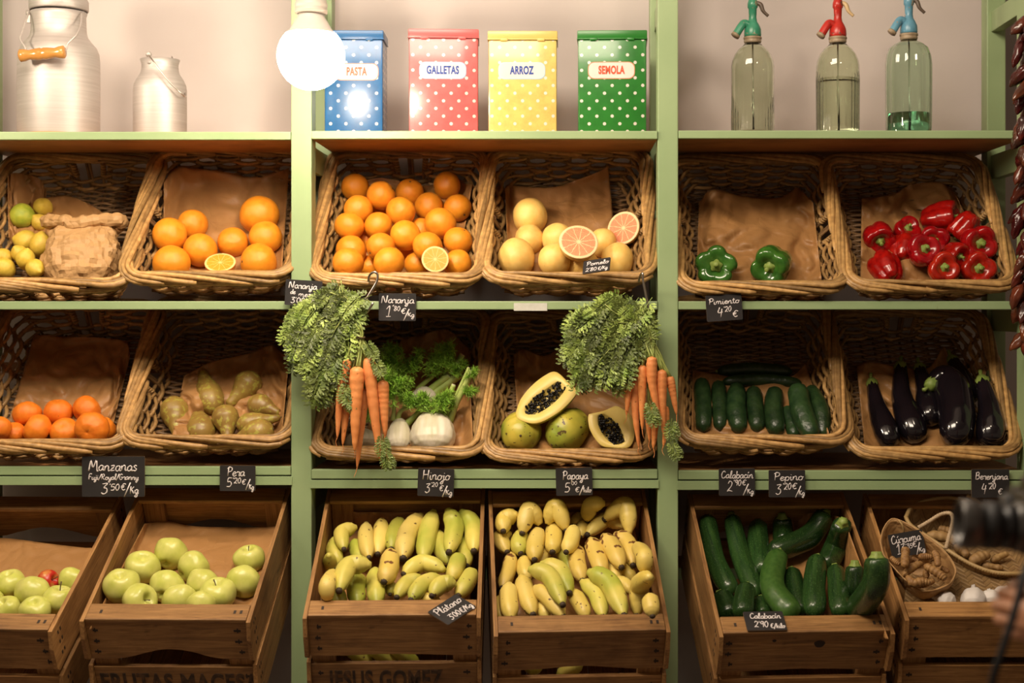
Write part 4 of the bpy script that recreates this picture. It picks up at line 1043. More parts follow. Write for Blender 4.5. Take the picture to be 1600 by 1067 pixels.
bunch(T, 'banana bunch in the upper left of the left banana crate, four tips hanging', G, [([(290, 385), (300, 430), (332, 500)], 66), ([(205, 370), (188, 430), (222, 492)], 64), ([(300, 318), (228, 345), (238, 425)], 66), ([(165, 450), (175, 500), (200, 520)], 60)], *A3, FLB)
bunch(T, 'three upright bananas in the top middle of the left banana crate', G, [([(345, 300), (344, 385), (358, 465)], 68, Yl), ([(420, 282), (414, 360), (400, 448)], 72, Yl), ([(515, 280), (482, 345), (465, 425)], 76)], *A3, FLB, .012)
bunch(T, 'large fan of six bananas at the upper right of the left banana crate', G, [([(695, 340), (700, 415), (748, 492)], 72), ([(780, 360), (815, 430), (828, 505)], 70), ([(612, 262), (545, 350), (522, 470)], 92, Yl), ([(670, 240), (640, 350), (618, 470)], 84), ([(735, 232), (768, 320), (742, 440)], 82), ([(800, 240), (860, 325), (862, 435)], 84)], *A3, FLB, .012)
bunch(T, 'banana bunch in the lower left of the left banana crate behind the cap plank', G, [([(200, 625), (215, 660), (225, 700)], 66), ([(200, 535), (160, 590), (160, 672)], 72, Yl), ([(312, 550), (298, 610), (305, 690)], 84), ([(388, 520), (392, 600), (396, 690)], 84), ([(368, 500), (262, 505), (215, 625)], 84)], *A3, FLB, .02)
bunch(T, 'green banana bunch at the lower right behind the Plátano card', G, [([(610, 655), (650, 668), (700, 678)], 60, Yl), ([(490, 600), (465, 610), (460, 640)], 50), ([(720, 525), (615, 490), (525, 545)], 78), ([(625, 572), (545, 585), (492, 655)], 72), ([(705, 560), (620, 590), (560, 668)], 74), ([(775, 590), (710, 590), (660, 648)], 74), ([(860, 525), (830, 580), (788, 648)], 78), ([(795, 455), (780, 500), (755, 568)], 78)], *A3, FLB, .022)
bunch(T, 'single brown spotted banana standing in the middle of the left banana crate', SP, [([(462, 430), (456, 510), (430, 582)], 88)], *A3, FLB, .05)
for k, (a, b, lb) in enumerate([((278, 925), (362, 955), 'left banana showing in the gap under the left banana crate front board'), ((378, 915), (490, 968), 'middle banana showing in the gap under the left banana crate front board'), ((488, 915), (585, 968), 'right banana showing in the gap under the left banana crate front board')]):
    pa, pb = cr([a, b], *A3)
    def ong(px, py, v=.042):
        o = T.Mi @ CAM; d = T.Mi.to_3x3() @ ray(px, py); t = (v-o.y)/d.y; return CAM+ray(px, py)*t
    p0, p1 = ong(*pa), ong(*pb)
    r = thing('banana', lb, 'banana', (p0+p1)/2, None, 'bananas in the crates')
    o, path, lp = spine('peel', [p0-V((.02, 0, -.02)), (p0+p1)/2, p1+V((.004, 0, -.01))], .019, BANT, G, 15, parent=r, prof=lambda a, t: 1+.045*math.cos(5*a))
T = TC[4]; A4 = (750, 720, 3.074)
bunch(T, 'banana bunch low at the left of the right banana crate, dark streaks', Yl, [([(150, 440), (140, 520), (105, 610)], 66, SP), ([(215, 460), (212, 520), (230, 570)], 66)], *A4, FLB)
bunch(T, 'spotted yellow bananas in the middle behind the front bunches', Yl, [([(320, 400), (310, 440), (280, 500)], 60), ([(370, 440), (420, 470), (440, 540)], 60, G), ([(470, 410), (468, 490), (492, 575)], 74, SP)], *A4, FLB)
bunch(T, 'banana bunch at the upper left of the right banana crate, five tips', Yl, [([(150, 350), (98, 370), (130, 438)], 70), ([(215, 340), (186, 390), (196, 445)], 74, G), ([(285, 325), (266, 400), (262, 475)], 78), ([(180, 255), (118, 280), (112, 338)], 74), ([(290, 305), (235, 240), (203, 348)], 80)], *A4, FLB, .014)
bunch(T, 'three hanging bananas at the top middle of the right banana crate', Yl, [([(355, 290), (355, 370), (348, 438)], 78), ([(452, 315), (440, 380), (414, 438)], 72), ([(325, 305), (362, 220), (414, 332)], 78)], *A4, FLB, .016)
bunch(T, 'banana bunch at the upper right of the right banana crate, two arched on top', Yl, [([(498, 262), (465, 280), (448, 310)], 54), ([(515, 300), (490, 320), (482, 365)], 52), ([(692, 318), (610, 278), (515, 355)], 72), ([(600, 205), (530, 212), (515, 288)], 70), ([(716, 352), (700, 215), (598, 282)], 78)], *A4, FLB, .016)
bunch(T, 'four slanting bananas on the right of the right banana crate, brown tips', Yl, [([(690, 480), (700, 530), (740, 570)], 66), ([(595, 470), (640, 520), (655, 580)], 66), ([(530, 375), (560, 450), (592, 545)], 80, SP), ([(748, 405), (790, 460), (788, 535)], 74), ([(592, 358), (640, 425), (680, 512)], 80, SP), ([(648, 350), (712, 400), (735, 502)], 76, SP)], *A4, FLB, .014)
bunch(T, 'two bananas upright in the lower right corner of the right banana crate', Yl, [([(815, 645), (822, 690), (828, 745)], 74), ([(815, 558), (768, 600), (754, 742)], 84)], *A4, FLB, .02)
bunch(T, 'fan of bananas in the lower middle of the right banana crate', Yl, [([(640, 585), (690, 590), (728, 632)], 60), ([(440, 620), (478, 685), (512, 752)], 72), ([(486, 578), (560, 640), (590, 750)], 80, G), ([(518, 532), (625, 590), (692, 745)], 90, G)], *A4, FLB, .022)
bunch(T, 'fan of bananas in the lower left of the right banana crate, spread like fingers', Yl, [([(95, 650), (92, 700), (100, 755)], 50), ([(270, 640), (300, 700), (318, 755)], 66), ([(140, 590), (138, 670), (150, 758)], 82), ([(262, 605), (330, 660), (400, 750)], 76), ([(288, 495), (385, 530), (430, 635)], 80, G), ([(232, 520), (335, 555), (398, 692)], 78, G), ([(198, 552), (222, 640), (255, 738)], 80)], *A4, FLB, .022)
for a, b, lb in [((372, 1045), (490, 975), 'green tipped banana in the gap of the right banana crate'), ((215, 1000), (300, 990), 'banana stub at the left in the gap of the right banana crate')]:
    pa, pb = cr([a, b], *A4); p0, p1 = ong(*pa, ), ong(*pb)
    r = thing('banana', lb, 'banana', (p0+p1)/2, None, 'bananas in the crates')
    spine('peel', [p0, (p0+p1)/2+V((0, 0, .004)), p1], .019, BANT, G, 15, parent=r, prof=lambda a, t: 1+.045*math.cos(5*a))

# ------------------------------------------------------------------ zucchini
T = TC[5]; A5 = (1050, 720, 3.076)
ZUT = [(0, .58), (.03, .80), (.12, .90), (.5, .97), (.8, 1), (.92, .9), (.97, .66), (1, .15)]
zu = [([(530, 275), (533, 330), (538, 400)], 96, 'zucchini stub standing at the back behind the crossing one', 0), ([(415, 305), (415, 420), (445, 545)], 104, 'zucchini third from left in the back row', 0), ([(820, 300), (790, 410), (735, 520)], 108, 'zucchini leaning at the back right', 0),
      ([(170, 275), (205, 480), (290, 640)], 100, 'leftmost zucchini, long and curved with bright gloss', 0), ([(288, 272), (330, 460), (410, 650)], 98, 'second long glossy zucchini from the left', 0), ([(735, 258), (650, 370), (470, 440)], 112, 'zucchini lying across the others in the middle', 0),
      ([(575, 535), (598, 640), (622, 745)], 100, 'dark zucchini behind the kinked pale one', 0), ([(880, 505), (880, 600), (868, 690)], 96, 'zucchini second from right, mostly hidden', 0), ([(235, 650), (262, 700), (280, 760)], 110, 'zucchini low at the left corner', 0), ([(430, 670), (432, 710), (438, 750)], 80, 'zucchini tip just above the Calabacín card', 0),
      ([(358, 610), (345, 680), (340, 750)], 100, 'short zucchini left above the lower Calabacín card', 0), ([(698, 475), (685, 600), (686, 745)], 108, 'upright zucchini in the front, third from right', 0), ([(785, 520), (800, 630), (812, 745)], 96, 'upright zucchini in the front with glossy streak', 0),
      ([(512, 450), (478, 590), (520, 670), (590, 755)], 122, 'paler zucchini with a kink in its middle, in front', 1), ([(985, 465), (975, 600), (870, 745)], 122, 'large zucchini at the right leaning over the crate corner', 0)]
for i, (pp, wd, lb, pale) in enumerate(zu):
    px = cr(pp, *A5); e = 0.0 if i < 5 else .012
    ps, rr = lay(T, px, wd*1.06/2/A5[2], floor=.115, extra=e, tol=.80, table=ZUT)
    o, path, lp = spine('zucchini', ps, rr, ZUT, MT['zucchini_pale'] if pale else MT['zucchini'], 24, n=34, prof=lambda a, t: 1+.03*math.cos(5*a+1), wob=.05, seed=i); tag(o, lb, 'zucchini', 'zucchini in the crate')
    dd = (path[0]-path[3]).normalized(); mb = MB()
    mb.tube([path[0]-dd*.003, path[0]+dd*.002, path[0]+dd*.008, path[0]+dd*.014], [rr*.60, rr*.48, rr*.36, rr*.34], 15, prof=lambda a, t: 1+.16*math.cos(5*a)); sub(o, 'stem', mb, MT['calyx'])

# ------------------------------------------------------------------ turmeric, roots and garlic in the right crate
T = TC[6]; A6 = (1370, 770, 5.617)
def weave_mat(name, c1, c2, sc):
    t = NT(name); v = t.coord((sc, sc, sc)); sp = t.n('ShaderNodeSeparateXYZ'); t.l(v, sp.inputs[0])
    zig = t.math('ABSOLUTE', t.math('SUBTRACT', t.math('FRACT', sp.outputs[0]), .5))
    st = t.math('FRACT', t.math('ADD', t.math('MULTIPLY', sp.outputs[1], 2.2), t.math('MULTIPLY', zig, 2.0)))
    h = t.math('SUBTRACT', 1.0, t.math('MULTIPLY', t.math('ABSOLUTE', t.math('SUBTRACT', st, .5)), 2.0))
    nz = t.noise(t.coord((1, 1, 1)), 40, 3)
    c = t.mix(t.ramp(nz, [(.3, c1), (.7, c2)]), (.35, .3, .25), t.ramp(h, [(.02, (.8, .8, .8)), (.25, (0, 0, 0))]), 'MULTIPLY')
    t.base(c); t.set(Roughness=.6); t.bump(h, .8, .003); return t.m
MT['esparto'] = weave_mat('esparto_weave', (.24, .14, .055), (.36, .23, .095), 26)
MT['straw'] = mottled('straw_rim', (.40, .26, .10), (.52, .36, .16), 50, .5, .4, 90, .002, rand=0)
MT['rope'] = mottled('rope', (.44, .31, .18), (.58, .44, .28), 160, .7, .5, 200, .002, rand=0)
def lay_sheet(poly_top, poly_bot, name, mat, label, cat, floor, amp):
    o = paper(T, poly_top, poly_bot, label, floor=floor, amp=amp, name=name); o.data.materials[0] = mat; o['category'] = cat; del o['group']; return o
lay_sheet([(1420, 868), (1480, 858), (1560, 850), (1640, 850)], [(1408, 985), (1470, 992), (1560, 992), (1640, 992)], 'esparto_mat', MT['esparto'], 'plaited straw mat lying under the garlic bulbs', 'mat', .085, .004)
def vessel(rim_px, C, nrm, depth, shrink, name, label, cat, mat, wall=.0022, rim_r=0, rim_mat=None, crumple=0.0, part_names=('body', 'rim'), drift=V((0, 0, 0)), belly=0.0):
    n = V(nrm).normalized(); x = V((1, 0, 0)); x = (x-n*x.dot(n)).normalized(); y = n.cross(x); M = frame(C, x, y, n); Mi = M.inverted()
    def onp(px, py): d = ray(px, py); return Mi @ (CAM+d*((C-CAM).dot(n)/d.dot(n)))
    L = [onp(*p) for p in rim_px]; L = crv(L+[L[0]], 73)[:-1]; m = len(L); cc = sum(L, V())/m
    r = thing(name, label, cat, *at(M)); dl = Mi.to_3x3() @ drift
    mb = MB(); vs = []; fs = []; rows_ = 12
    for side in (0, 1):
        for i in range(rows_):
            t = i/(rows_-1); t2 = t if side == 0 else 1-t
            k = 1-shrink*t2**1.5+belly*math.sin(PI*t2)*.5; k -= side*wall/.06
            for j, p in enumerate(L):
                q = cc+(p-cc)*k+V((0, 0, -depth*t2))+dl*t2
                if crumple:
                    s_ = V((q.x*18, q.y*18, q.z*18)); q += V((noise.noise(s_), noise.noise(s_+V((9, 0, 0))), noise.noise(s_+V((0, 9, 0)))))*crumple*(.3+t2)
                if t2 > .97: q = V((q.x, q.y, q.z+side*wall))
                vs.append(q)
    R2_ = rows_*2
    # outer from the rim down, then inner from the floor up, closed over the rim
    for i in range(R2_-1):
        if i == rows_-1: continue
        for j in range(m): fs.append((i*m+j, i*m+(j+1) % m, (i+1)*m+(j+1) % m, (i+1)*m+j))
    fs.append(tuple((rows_-1)*m+j for j in range(m))); fs.append(tuple(rows_*m+j for j in range(m)))
    for j in range(m): fs.append(((R2_-1)*m+j, (R2_-1)*m+(j+1) % m, (j+1) % m, j))
    mb.add(vs, fs); mb.build(part_names[0], mat, r)
    if rim_r:
        mb = MB(); mb.tube(L, rim_r, 8, closed=True)
        for k in range(m*2):
            a = L[(k//2) % m].lerp(L[(k//2+1) % m], .5*(k % 2)); tdir = (L[(k//2+1) % m]-L[k//2 % m]).normalized(); q = aim((tdir+V((0, 0, .8))).normalized())
            mb.lathe([(rim_r*1.0, -rim_r*.25), (rim_r*1.22, 0), (rim_r*1.0, rim_r*.25)], 8, M=Matrix.Translation(a) @ q.to_matrix().to_4x4())
        mb.build(part_names[1], rim_mat, r)
    return r, M, L
cp = T.hit(1512, 838, 0, .02); 
bk, BKM, BKL = vessel(cr([(255, 215), (300, 130), (400, 78), (550, 45), (700, 50), (900, 105), (1090, 215), (1250, 390), (1335, 570), (1300, 690), (1180, 708), (1000, 690), (800, 612), (600, 488), (420, 368), (300, 285)], *A6), cp+V((0, .01, 0)), (-.06, -.62, .78), .085, .35, 'esparto_basket', 'round plaited esparto basket of knobbly roots with a rope handle', 'basket', MT['esparto'], rim_r=.0052, rim_mat=MT['straw'], drift=V((0, .01, -.01)))
def on_basket(x, y, h, M_):
    px, py = cr([(x, y)], *A6)[0]; n = M_.to_3x3() @ V((0, 0, 1)); C = M_.to_translation()+n*h; d = ray(px, py); return CAM+d*((C-CAM).dot(n)/d.dot(n))
mb = MB(); hp = crv([on_basket(365, 305, .0, BKM), on_basket(460, 250, .012, BKM), on_basket(560, 190, .022, BKM), on_basket(645, 180, .03, BKM), on_basket(668, 240, .032, BKM), on_basket(640, 360, .022, BKM), on_basket(605, 490, .004, BKM)], 90)
mb.tube(hp, [.0052*(1+.14*math.sin(i*2.2)) for i in range(90)], 10); sub(bk, 'rope_handle', mb, MT['rope'])
mb = MB(); hp = crv([on_basket(790, 20, .03, BKM), on_basket(850, 50, .02, BKM), on_basket(910, 95, .004, BKM)], 30); mb.tube(hp, [.005*(1+.14*math.sin(i*2.2)) for i in range(30)], 10); sub(bk, 'rope_handle', mb, MT['rope'])
cp = T.hit(1436, 866, 0, .012) + V((0, -.03, 0.01))
bag, BGM, BGL = vessel(cr([(30, 430), (60, 310), (130, 228), (225, 250), (330, 308), (420, 368), (520, 440), (620, 540), (680, 630), (692, 700), (645, 790), (545, 842), (450, 862), (370, 850), (260, 772), (150, 655), (62, 545)], *A6), cp, (-.05, -.70, .70), .075, .30, 'paper_bag', 'open brown paper bag full of turmeric roots', 'bag', MT['kraft_bag'], wall=.0014, crumple=.007, drift=V((.01, .0, -.012)), rim_r=.0015, rim_mat=MT['kraft_bag'], part_names=('body', 'rolled_edge'))
mb = MB(); mb.tube(crv([on_basket(195, 240, .004, BGM), on_basket(225, 285, -.002, BGM), on_basket(240, 345, -.02, BGM)], 10), .0035, 6, prof=lambda a, t: .4+.6*abs(math.cos(a))); sub(bag, 'string_handle', mb, MT['straw'])
ROOTT = [(0, .3), (.06, .75), (.2, .95), (.5, 1), (.8, .92), (.95, .7), (1, .2)]
def root(pts, wd, M_, depth, lb, cat, grp, mat, pl, ring=(.07, 46)):
    r = wd/2/A6[2]/600*.93
    ps = [on_basket(x, y, -depth, M_) for x, y in pts]
    ch = [(p, r) for p in crv(ps, 7)]; ch = pl.settle(ch, .8); ps2 = [ch[0][0], ch[2][0], ch[4][0], ch[6][0]]
    o, path, lp = spine('turmeric_root' if mat is MT['turmeric'] else 'knobbly_root', ps2, r, ROOTT, mat, 14, n=40, ring=ring, wob=.22, seed=len(pl.b))
    tag(o, lb, cat, grp); return o
pl = Pile()
for pts, wd, lb in [([(475, 600), (500, 620), (500, 650)], 55, 'turmeric root glimpsed under the tall ringed one in the bag'), ([(300, 620), (318, 650), (330, 680)], 50, 'turmeric root glimpsed left of the loop in the bag'), ([(430, 680), (432, 710), (436, 750)], 58, 'short turmeric knob in the middle of the loop'), ([(335, 800), (420, 800), (505, 765)], 66, 'turmeric root lowest along the front of the bag'),
                    ([(118, 565), (160, 600), (205, 630)], 58, 'turmeric root at the left under the Cúrcuma card'), ([(305, 575), (335, 590), (368, 605)], 55, 'short turmeric root right of the standing one'), ([(365, 565), (420, 560), (492, 565)], 62, 'turmeric root lying just under the Cúrcuma card'), ([(500, 510), (530, 570), (535, 645)], 68, 'turmeric root slanting down at the right of the card'),
                    ([(560, 655), (590, 670), (632, 695)], 48, 'small turmeric root at the right edge of the bag'), ([(400, 612), (320, 650), (255, 705), (265, 730)], 72, 'curved turmeric root forming the upper left of the loop'), ([(262, 730), (320, 790), (400, 780), (470, 790)], 80, 'ringed turmeric root forming the lower side of the loop'), ([(415, 635), (480, 670), (560, 720), (605, 760)], 78, 'ringed turmeric root slanting at the right of the loop'), ]:
    root(pts, wd, BGM, .012, lb, 'turmeric', 'turmeric roots in the paper bag', MT['turmeric'], pl)
TURM_LAST = ([(252, 480), (250, 560), (245, 655)], 78, 'turmeric root standing upright in front of the Cúrcuma card')
pl2 = Pile()
for pts, wd, lb in [([(540, 310), (590, 325), (660, 335)], 80, 'root in the shade under the rope handle'), ([(690, 250), (730, 230), (790, 200)], 80, 'root at the back of the esparto basket'), ([(655, 320), (690, 335), (725, 345)], 70, 'small root just right of the rope handle'), ([(430, 375), (540, 380), (640, 400), (700, 440)], 100, 'broad pale root behind the rope handle'),
                    ([(690, 500), (740, 490), (800, 560)], 100, 'branching root at the front of the esparto basket'), ([(1000, 600), (1080, 560), (1150, 530)], 66, 'thin root pointing up at the right under the camera'), ([(820, 610), (900, 570), (990, 535)], 104, 'thick root in the front right of the esparto basket'), ([(915, 635), (1000, 645), (1110, 660)], 64, 'slim root lying along the basket front edge')]:
    root(pts, wd, BKM, .022, lb, 'root', 'roots in the esparto basket', MT['ginger'], pl2, (.05, 26))
# garlic
GART = [(0, .25), (.04, .5), (.14, .86), (.32, 1), (.5, .92), (.64, .62), (.74, .32), (.84, .20), (1, .16)]
TG = T
for i, (p0, p1, wd, lb) in enumerate([((1075, 935), (1140, 820), 150, 'garlic bulb furthest right, partly behind the camera'), ((1010, 1000), (985, 850), 200, 'garlic bulb right of the pointed one'), ((850, 1020), (850, 815), 220, 'garlic bulb in the middle with its papery tip up'), ((690, 985), (470, 905), 175, 'garlic bulb lying on its side at the left')]):
    q = cr([p0, p1], *A6); r = wd/2/A6[2]/600*.93
    ps = [TG.hit(*q[0], r*.8, .085), TG.hit(*q[1], r*.9, .085)]
    o, path, lp = spine('garlic_bulb', [ps[0], ps[0].lerp(ps[1], .5), ps[1]], r, GART, MT['garlic'], 30, n=36, prof=lambda a, t: 1+(.07*abs(math.sin(3.5*a)) if t < .6 else .2*math.sin(4*a)), wob=.06, seed=i); tag(o, lb, 'garlic', 'garlic bulbs')
    mb = MB(); dd = (path[0]-path[2]).normalized(); mb.tube([path[0]-dd*.002, path[0]+dd*.002], [r*.26, r*.2], 10); sub(o, 'root_end', mb, MT['kraft_bag'])
# crumpled paper bag among the lemons
def crumpled_bag():
    c = TB[1].hit(131, 396, .055); r = thing('paper_bag', 'crumpled brown paper bag with a rolled top beside the lemons', 'bag', c)
    s = (4+c.y)/4/600
    rows_ = [(-60, 30, 24, 0), (-54, 46, 36, 0), (-36, 57, 44, 1), (-8, 61, 46, 0), (16, 56, 40, -1), (32, 50, 28, -2), (44, 49, 18, -3)]
    mb = MB(); seg = 54; vs = []; fs = []; NR = 26
    for i in range(NR):
        t = i/(NR-1)*(len(rows_)-1); k = min(int(t), len(rows_)-2); f = t-k; a, b = rows_[k], rows_[k+1]
        z, rx, ry, ox = [a[j]+(b[j]-a[j])*f for j in range(4)]
        for j in range(seg):
            an = 2*PI*j/seg; e = .75
            x = math.copysign(abs(math.cos(an))**e, math.cos(an))*rx+ox; y = math.copysign(abs(math.sin(an))**e, math.sin(an))*ry
            p = V((x, y, z)); q = p/22.0
            vd = noise.voronoi(q*.9)[0]; v2 = noise.voronoi(q*2.0+V((3, 1, 0)))[0]; n1 = 1.5*min(.6, vd[1]-vd[0])+.8*min(.5, v2[1]-v2[0])+.3*noise.noise(q*3)+.1
            p = p*(1+.15*(n1-.7)*(1 if i else 0)); p.z = z+3*noise.noise(q*1.4)
            vs.append(p*s)
    for i in range(NR-1):
        for j in range(seg): fs.append((i*seg+j, i*seg+(j+1) % seg, (i+1)*seg+(j+1) % seg, (i+1)*seg+j))
    fs.append(tuple(range(seg))); fs.append(tuple((NR-1)*seg+j for j in range(seg)))
    mb.add(vs, fs); b = mb.build('body', MT['kraft_bag'], r, True, angle=9)
    mb = MB(); ring = []
    for j in range(80):
        an = 2*PI*j/80; ring.append(V((math.cos(an)*58-2, math.sin(an)*22, 46+5*math.cos(an*2+.5)+3*noise.noise(V((math.cos(an)*2, math.sin(an)*2, 3)))+(6 if math.cos(an) < -.3 else 0)))*s)
    mb.tube(ring, [s*(10.5+3.5*noise.noise(V((j*.35, 0, 0)))) for j in range(80)], 12, closed=True, prof=lambda a, t: 1+.22*noise.noise(V((math.cos(a)*2, math.sin(a)*2, t*14))))
    mb.build('rolled_top', MT['kraft_bag'], r, True, angle=12)
    r.rotation_mode = 'QUATERNION'; r.rotation_quaternion = Quaternion((0, 1, 0), math.radians(-3)) @ Quaternion((1, 0, 0), math.radians(-18))
crumpled_bag()
# ------------------------------------------------------------------ handwriting: every glyph a few pen strokes
GL = {
 'a': (.50, [[(.40, .42), (.28, .50), (.10, .40), (.05, .2), (.12, .03), (.25, .02), (.37, .2), (.41, .46), (.40, .15), (.45, .02), (.54, .08)]]),
 'b': (.48, [[(.08, 1.0), (.07, .5), (.08, .04), (.25, 0), (.42, .15), (.42, .35), (.3, .48), (.1, .38)]]),
 'c': (.42, [[(.38, .40), (.25, .50), (.09, .36), (.06, .15), (.18, .01), (.32, .03), (.44, .12)]]),
 'd': (.52, [[(.40, .42), (.25, .48), (.08, .35), (.05, .15), (.15, .01), (.3, .08), (.40, .35), (.43, 1.0), (.41, .5), (.42, .1), (.54, .04)]]),
 'e': (.44, [[(.06, .22), (.25, .27), (.37, .38), (.26, .50), (.11, .40), (.06, .2), (.15, .02), (.3, .02), (.46, .14)]]),
 'g': (.50, [[(.40, .42), (.25, .50), (.07, .36), (.07, .14), (.22, .03), (.38, .2), (.41, .46), (.40, -.1), (.3, -.4), (.12, -.38), (.16, -.2), (.52, .1)]]),
 'h': (.50, [[(.08, 1.0), (.08, 0)], [(.08, .3), (.22, .5), (.36, .42), (.37, .1), (.42, .01), (.52, .06)]]),
 'i': (.26, [[(.08, .48), (.09, .12), (.16, .01), (.27, .08)], [(.09, .70), (.11, .74)]]),
 'j': (.30, [[(.16, .48), (.16, -.1), (.06, -.42), (-.1, -.36), (-.02, -.2), (.32, .08)], [(.17, .70), (.19, .74)]]),
 'k': (.46, [[(.08, 1.0), (.08, 0)], [(.36, .48), (.1, .2), (.22, .22), (.40, 0)]]),
 'l': (.30, [[(.02, .1), (.2, .6), (.22, .98), (.12, .98), (.10, .4), (.14, .03), (.30, .08)]]),
 'm': (.76, [[(.06, .48), (.08, 0)], [(.08, .28), (.2, .5), (.32, .42), (.33, 0)], [(.33, .28), (.46, .5), (.58, .42), (.60, .1), (.66, .01), (.78, .08)]]),
 'n': (.52, [[(.06, .48), (.08, 0)], [(.08, .28), (.22, .5), (.36, .42), (.37, .1), (.43, .01), (.54, .08)]]),
 'o': (.48, [[(.28, .50), (.10, .40), (.05, .18), (.16, .01), (.34, .06), (.42, .3), (.30, .50), (.36, .42), (.52, .42)]]),
 'p': (.50, [[(.08, .48), (.08, -.45)], [(.08, .30), (.25, .5), (.42, .36), (.38, .08), (.2, .0), (.08, .12)]]),
 'q': (.46, [[(.38, .4), (.2, .5), (.06, .25), (.2, .02), (.38, .2), (.4, .5), (.4, -.4)]]),
 'r': (.40, [[(.04, .36), (.12, .52), (.20, .46), (.34, .46), (.30, .2), (.33, .02), (.43, .08)]]),
 's': (.40, [[(.34, .44), (.2, .52), (.10, .40), (.22, .27), (.33, .14), (.22, 0), (.04, .06)]]),
 't': (.36, [[(.16, .85), (.14, .2), (.22, .01), (.36, .08)], [(.02, .56), (.32, .60)]]),
 'u': (.54, [[(.06, .48), (.08, .12), (.2, .01), (.36, .14), (.40, .48), (.40, .12), (.46, .01), (.56, .08)]]),
 'y': (.50, [[(.06, .48), (.09, .16), (.22, .06), (.38, .2), (.42, .48), (.38, -.1), (.25, -.42), (.1, -.34), (.2, -.16), (.52, .08)]]),
 'z': (.44, [[(.06, .46), (.36, .46), (.08, .02), (.40, .04)], [(.12, .24), (.32, .25)]]),
 'A': (.66, [[(.04, 0), (.30, 1.0), (.56, 0)], [(.14, .36), (.48, .36)]]),
 'B': (.60, [[(.08, 0), (.10, 1.0)], [(.02, .92), (.3, 1.02), (.46, .84), (.34, .58), (.12, .54)], [(.12, .54), (.44, .48), (.50, .2), (.3, 0), (.06, .03)]]),
 'C': (.60, [[(.50, .82), (.36, 1.0), (.14, .82), (.06, .42), (.18, .06), (.38, .02), (.60, .22)]]),
 'F': (.52, [[(.10, 0), (.14, 1.0), (.52, 1.0)], [(.10, .52), (.40, .55)]]),
 'G': (.62, [[(.50, .84), (.34, 1.0), (.12, .78), (.06, .36), (.22, .02), (.46, .12), (.50, .44), (.30, .42)]]),
 'H': (.68, [[(.08, 1.0), (.08, 0)], [(.54, 1.02), (.54, 0)], [(.08, .50), (.56, .54)]]),
 'K': (.56, [[(.08, .9), (.08, 0)], [(.44, .86), (.10, .40), (.24, .42), (.50, 0)]]),
 'M': (.86, [[(.04, 0), (.16, 1.0), (.38, .3), (.62, 1.02), (.76, .02), (.86, .06)]]),
 'N': (.72, [[(.06, 0), (.12, .98), (.50, .04), (.60, 1.05)]]),
 'P': (.56, [[(.12, .98), (.10, 0)], [(-.02, .84), (.2, 1.04), (.48, .92), (.44, .60), (.14, .48)]]),
 'R': (.60, [[(.10, .98), (.08, 0)], [(.0, .9), (.3, 1.02), (.46, .8), (.32, .54), (.12, .5), (.52, 0)]]),
 '0': (.50, [[(.26, .96), (.09, .7), (.07, .3), (.22, .0), (.38, .2), (.42, .66), (.28, .95), (.22, .94)]]),
 '1': (.36, [[(.02, .72), (.22, 1.0), (.19, .02)], [(.04, .0), (.34, .02)]]),
 '2': (.50, [[(.06, .74), (.18, .98), (.38, .84), (.34, .5), (.05, .02), (.2, .08), (.48, .0)]]),
 '3': (.48, [[(.06, .92), (.40, .96), (.18, .58), (.38, .48), (.40, .14), (.2, -.04), (.02, .10)]]),
 '4': (.50, [[(.16, .96), (.05, .42), (.44, .46)], [(.36, .80), (.30, -.08)]]),
 '5': (.48, [[(.44, .96), (.14, .94), (.10, .54), (.30, .58), (.42, .32), (.30, .04), (.04, .04)]]),
 '8': (.48, [[(.40, .84), (.22, .98), (.10, .80), (.36, .36), (.34, .08), (.14, .02), (.08, .24), (.38, .70), (.40, .84)]]),
 '9': (.46, [[(.40, .78), (.24, .98), (.08, .78), (.18, .54), (.38, .70), (.40, .9), (.34, .02)]]),
 "'": (.16, [[(.10, 1.0), (.04, .78)]]),
 '.': (.16, [[(.04, .02), (.07, .05)]]),
 '/': (.42, [[(.0, -.2), (.40, 1.05)]]),
 '€': (.56, [[(.50, .84), (.34, .96), (.14, .74), (.10, .30), (.24, .02), (.48, .12)], [(.0, .58), (.36, .62)], [(.0, .40), (.34, .43)]]),
 ' ': (.34, []),
}
for base, new in (('a', 'á'), ('i', 'í'), ('u', 'ú')):
    adv, st = GL[base]; st = st[:1]
    GL[new] = (adv, st+[[(adv*.35, .66), (adv*.62, .86)]])
def hand(mb, s, x0, x1, yb, cap, slant=.10, wt=.0014, vert=False):
    """writes s on the XZ plane between x0 and x1, baseline yb, capital height cap"""
    wt = min(wt, cap*.085); W = sum(GL[c][0] for c in s); k = (x1-x0)/W; x = x0; jr = random.Random(sum(map(ord, s)))
    for c in s:
        adv, strokes = GL[c]; dy = jr.uniform(-.03, .03)*cap
        for st in strokes:
            p = [(x+a*k+slant*b*cap, yb+b*cap+dy) for a, b in st]
            n = max(2, (len(p)-1)*5) if len(p) > 2 else 2
            pts = crv([V((a, 0, b)) for a, b in p], n)
            mb.tube(pts, [wt*(1+.18*math.sin(i*.9+x*90)) for i in range(n)], 6)
        x += adv*k
MT['slate'] = mottled('chalkboard', (.018, .016, .016), (.030, .027, .027), 14, .62, rand=0, spec=.3)
MT['slate_edge'] = plain('chalkboard_edge', (.20, .13, .075), .7)
MT['chalk'] = mottled('chalk_ink', (.66, .60, .60), (.78, .73, .72), 260, .8, rand=0)
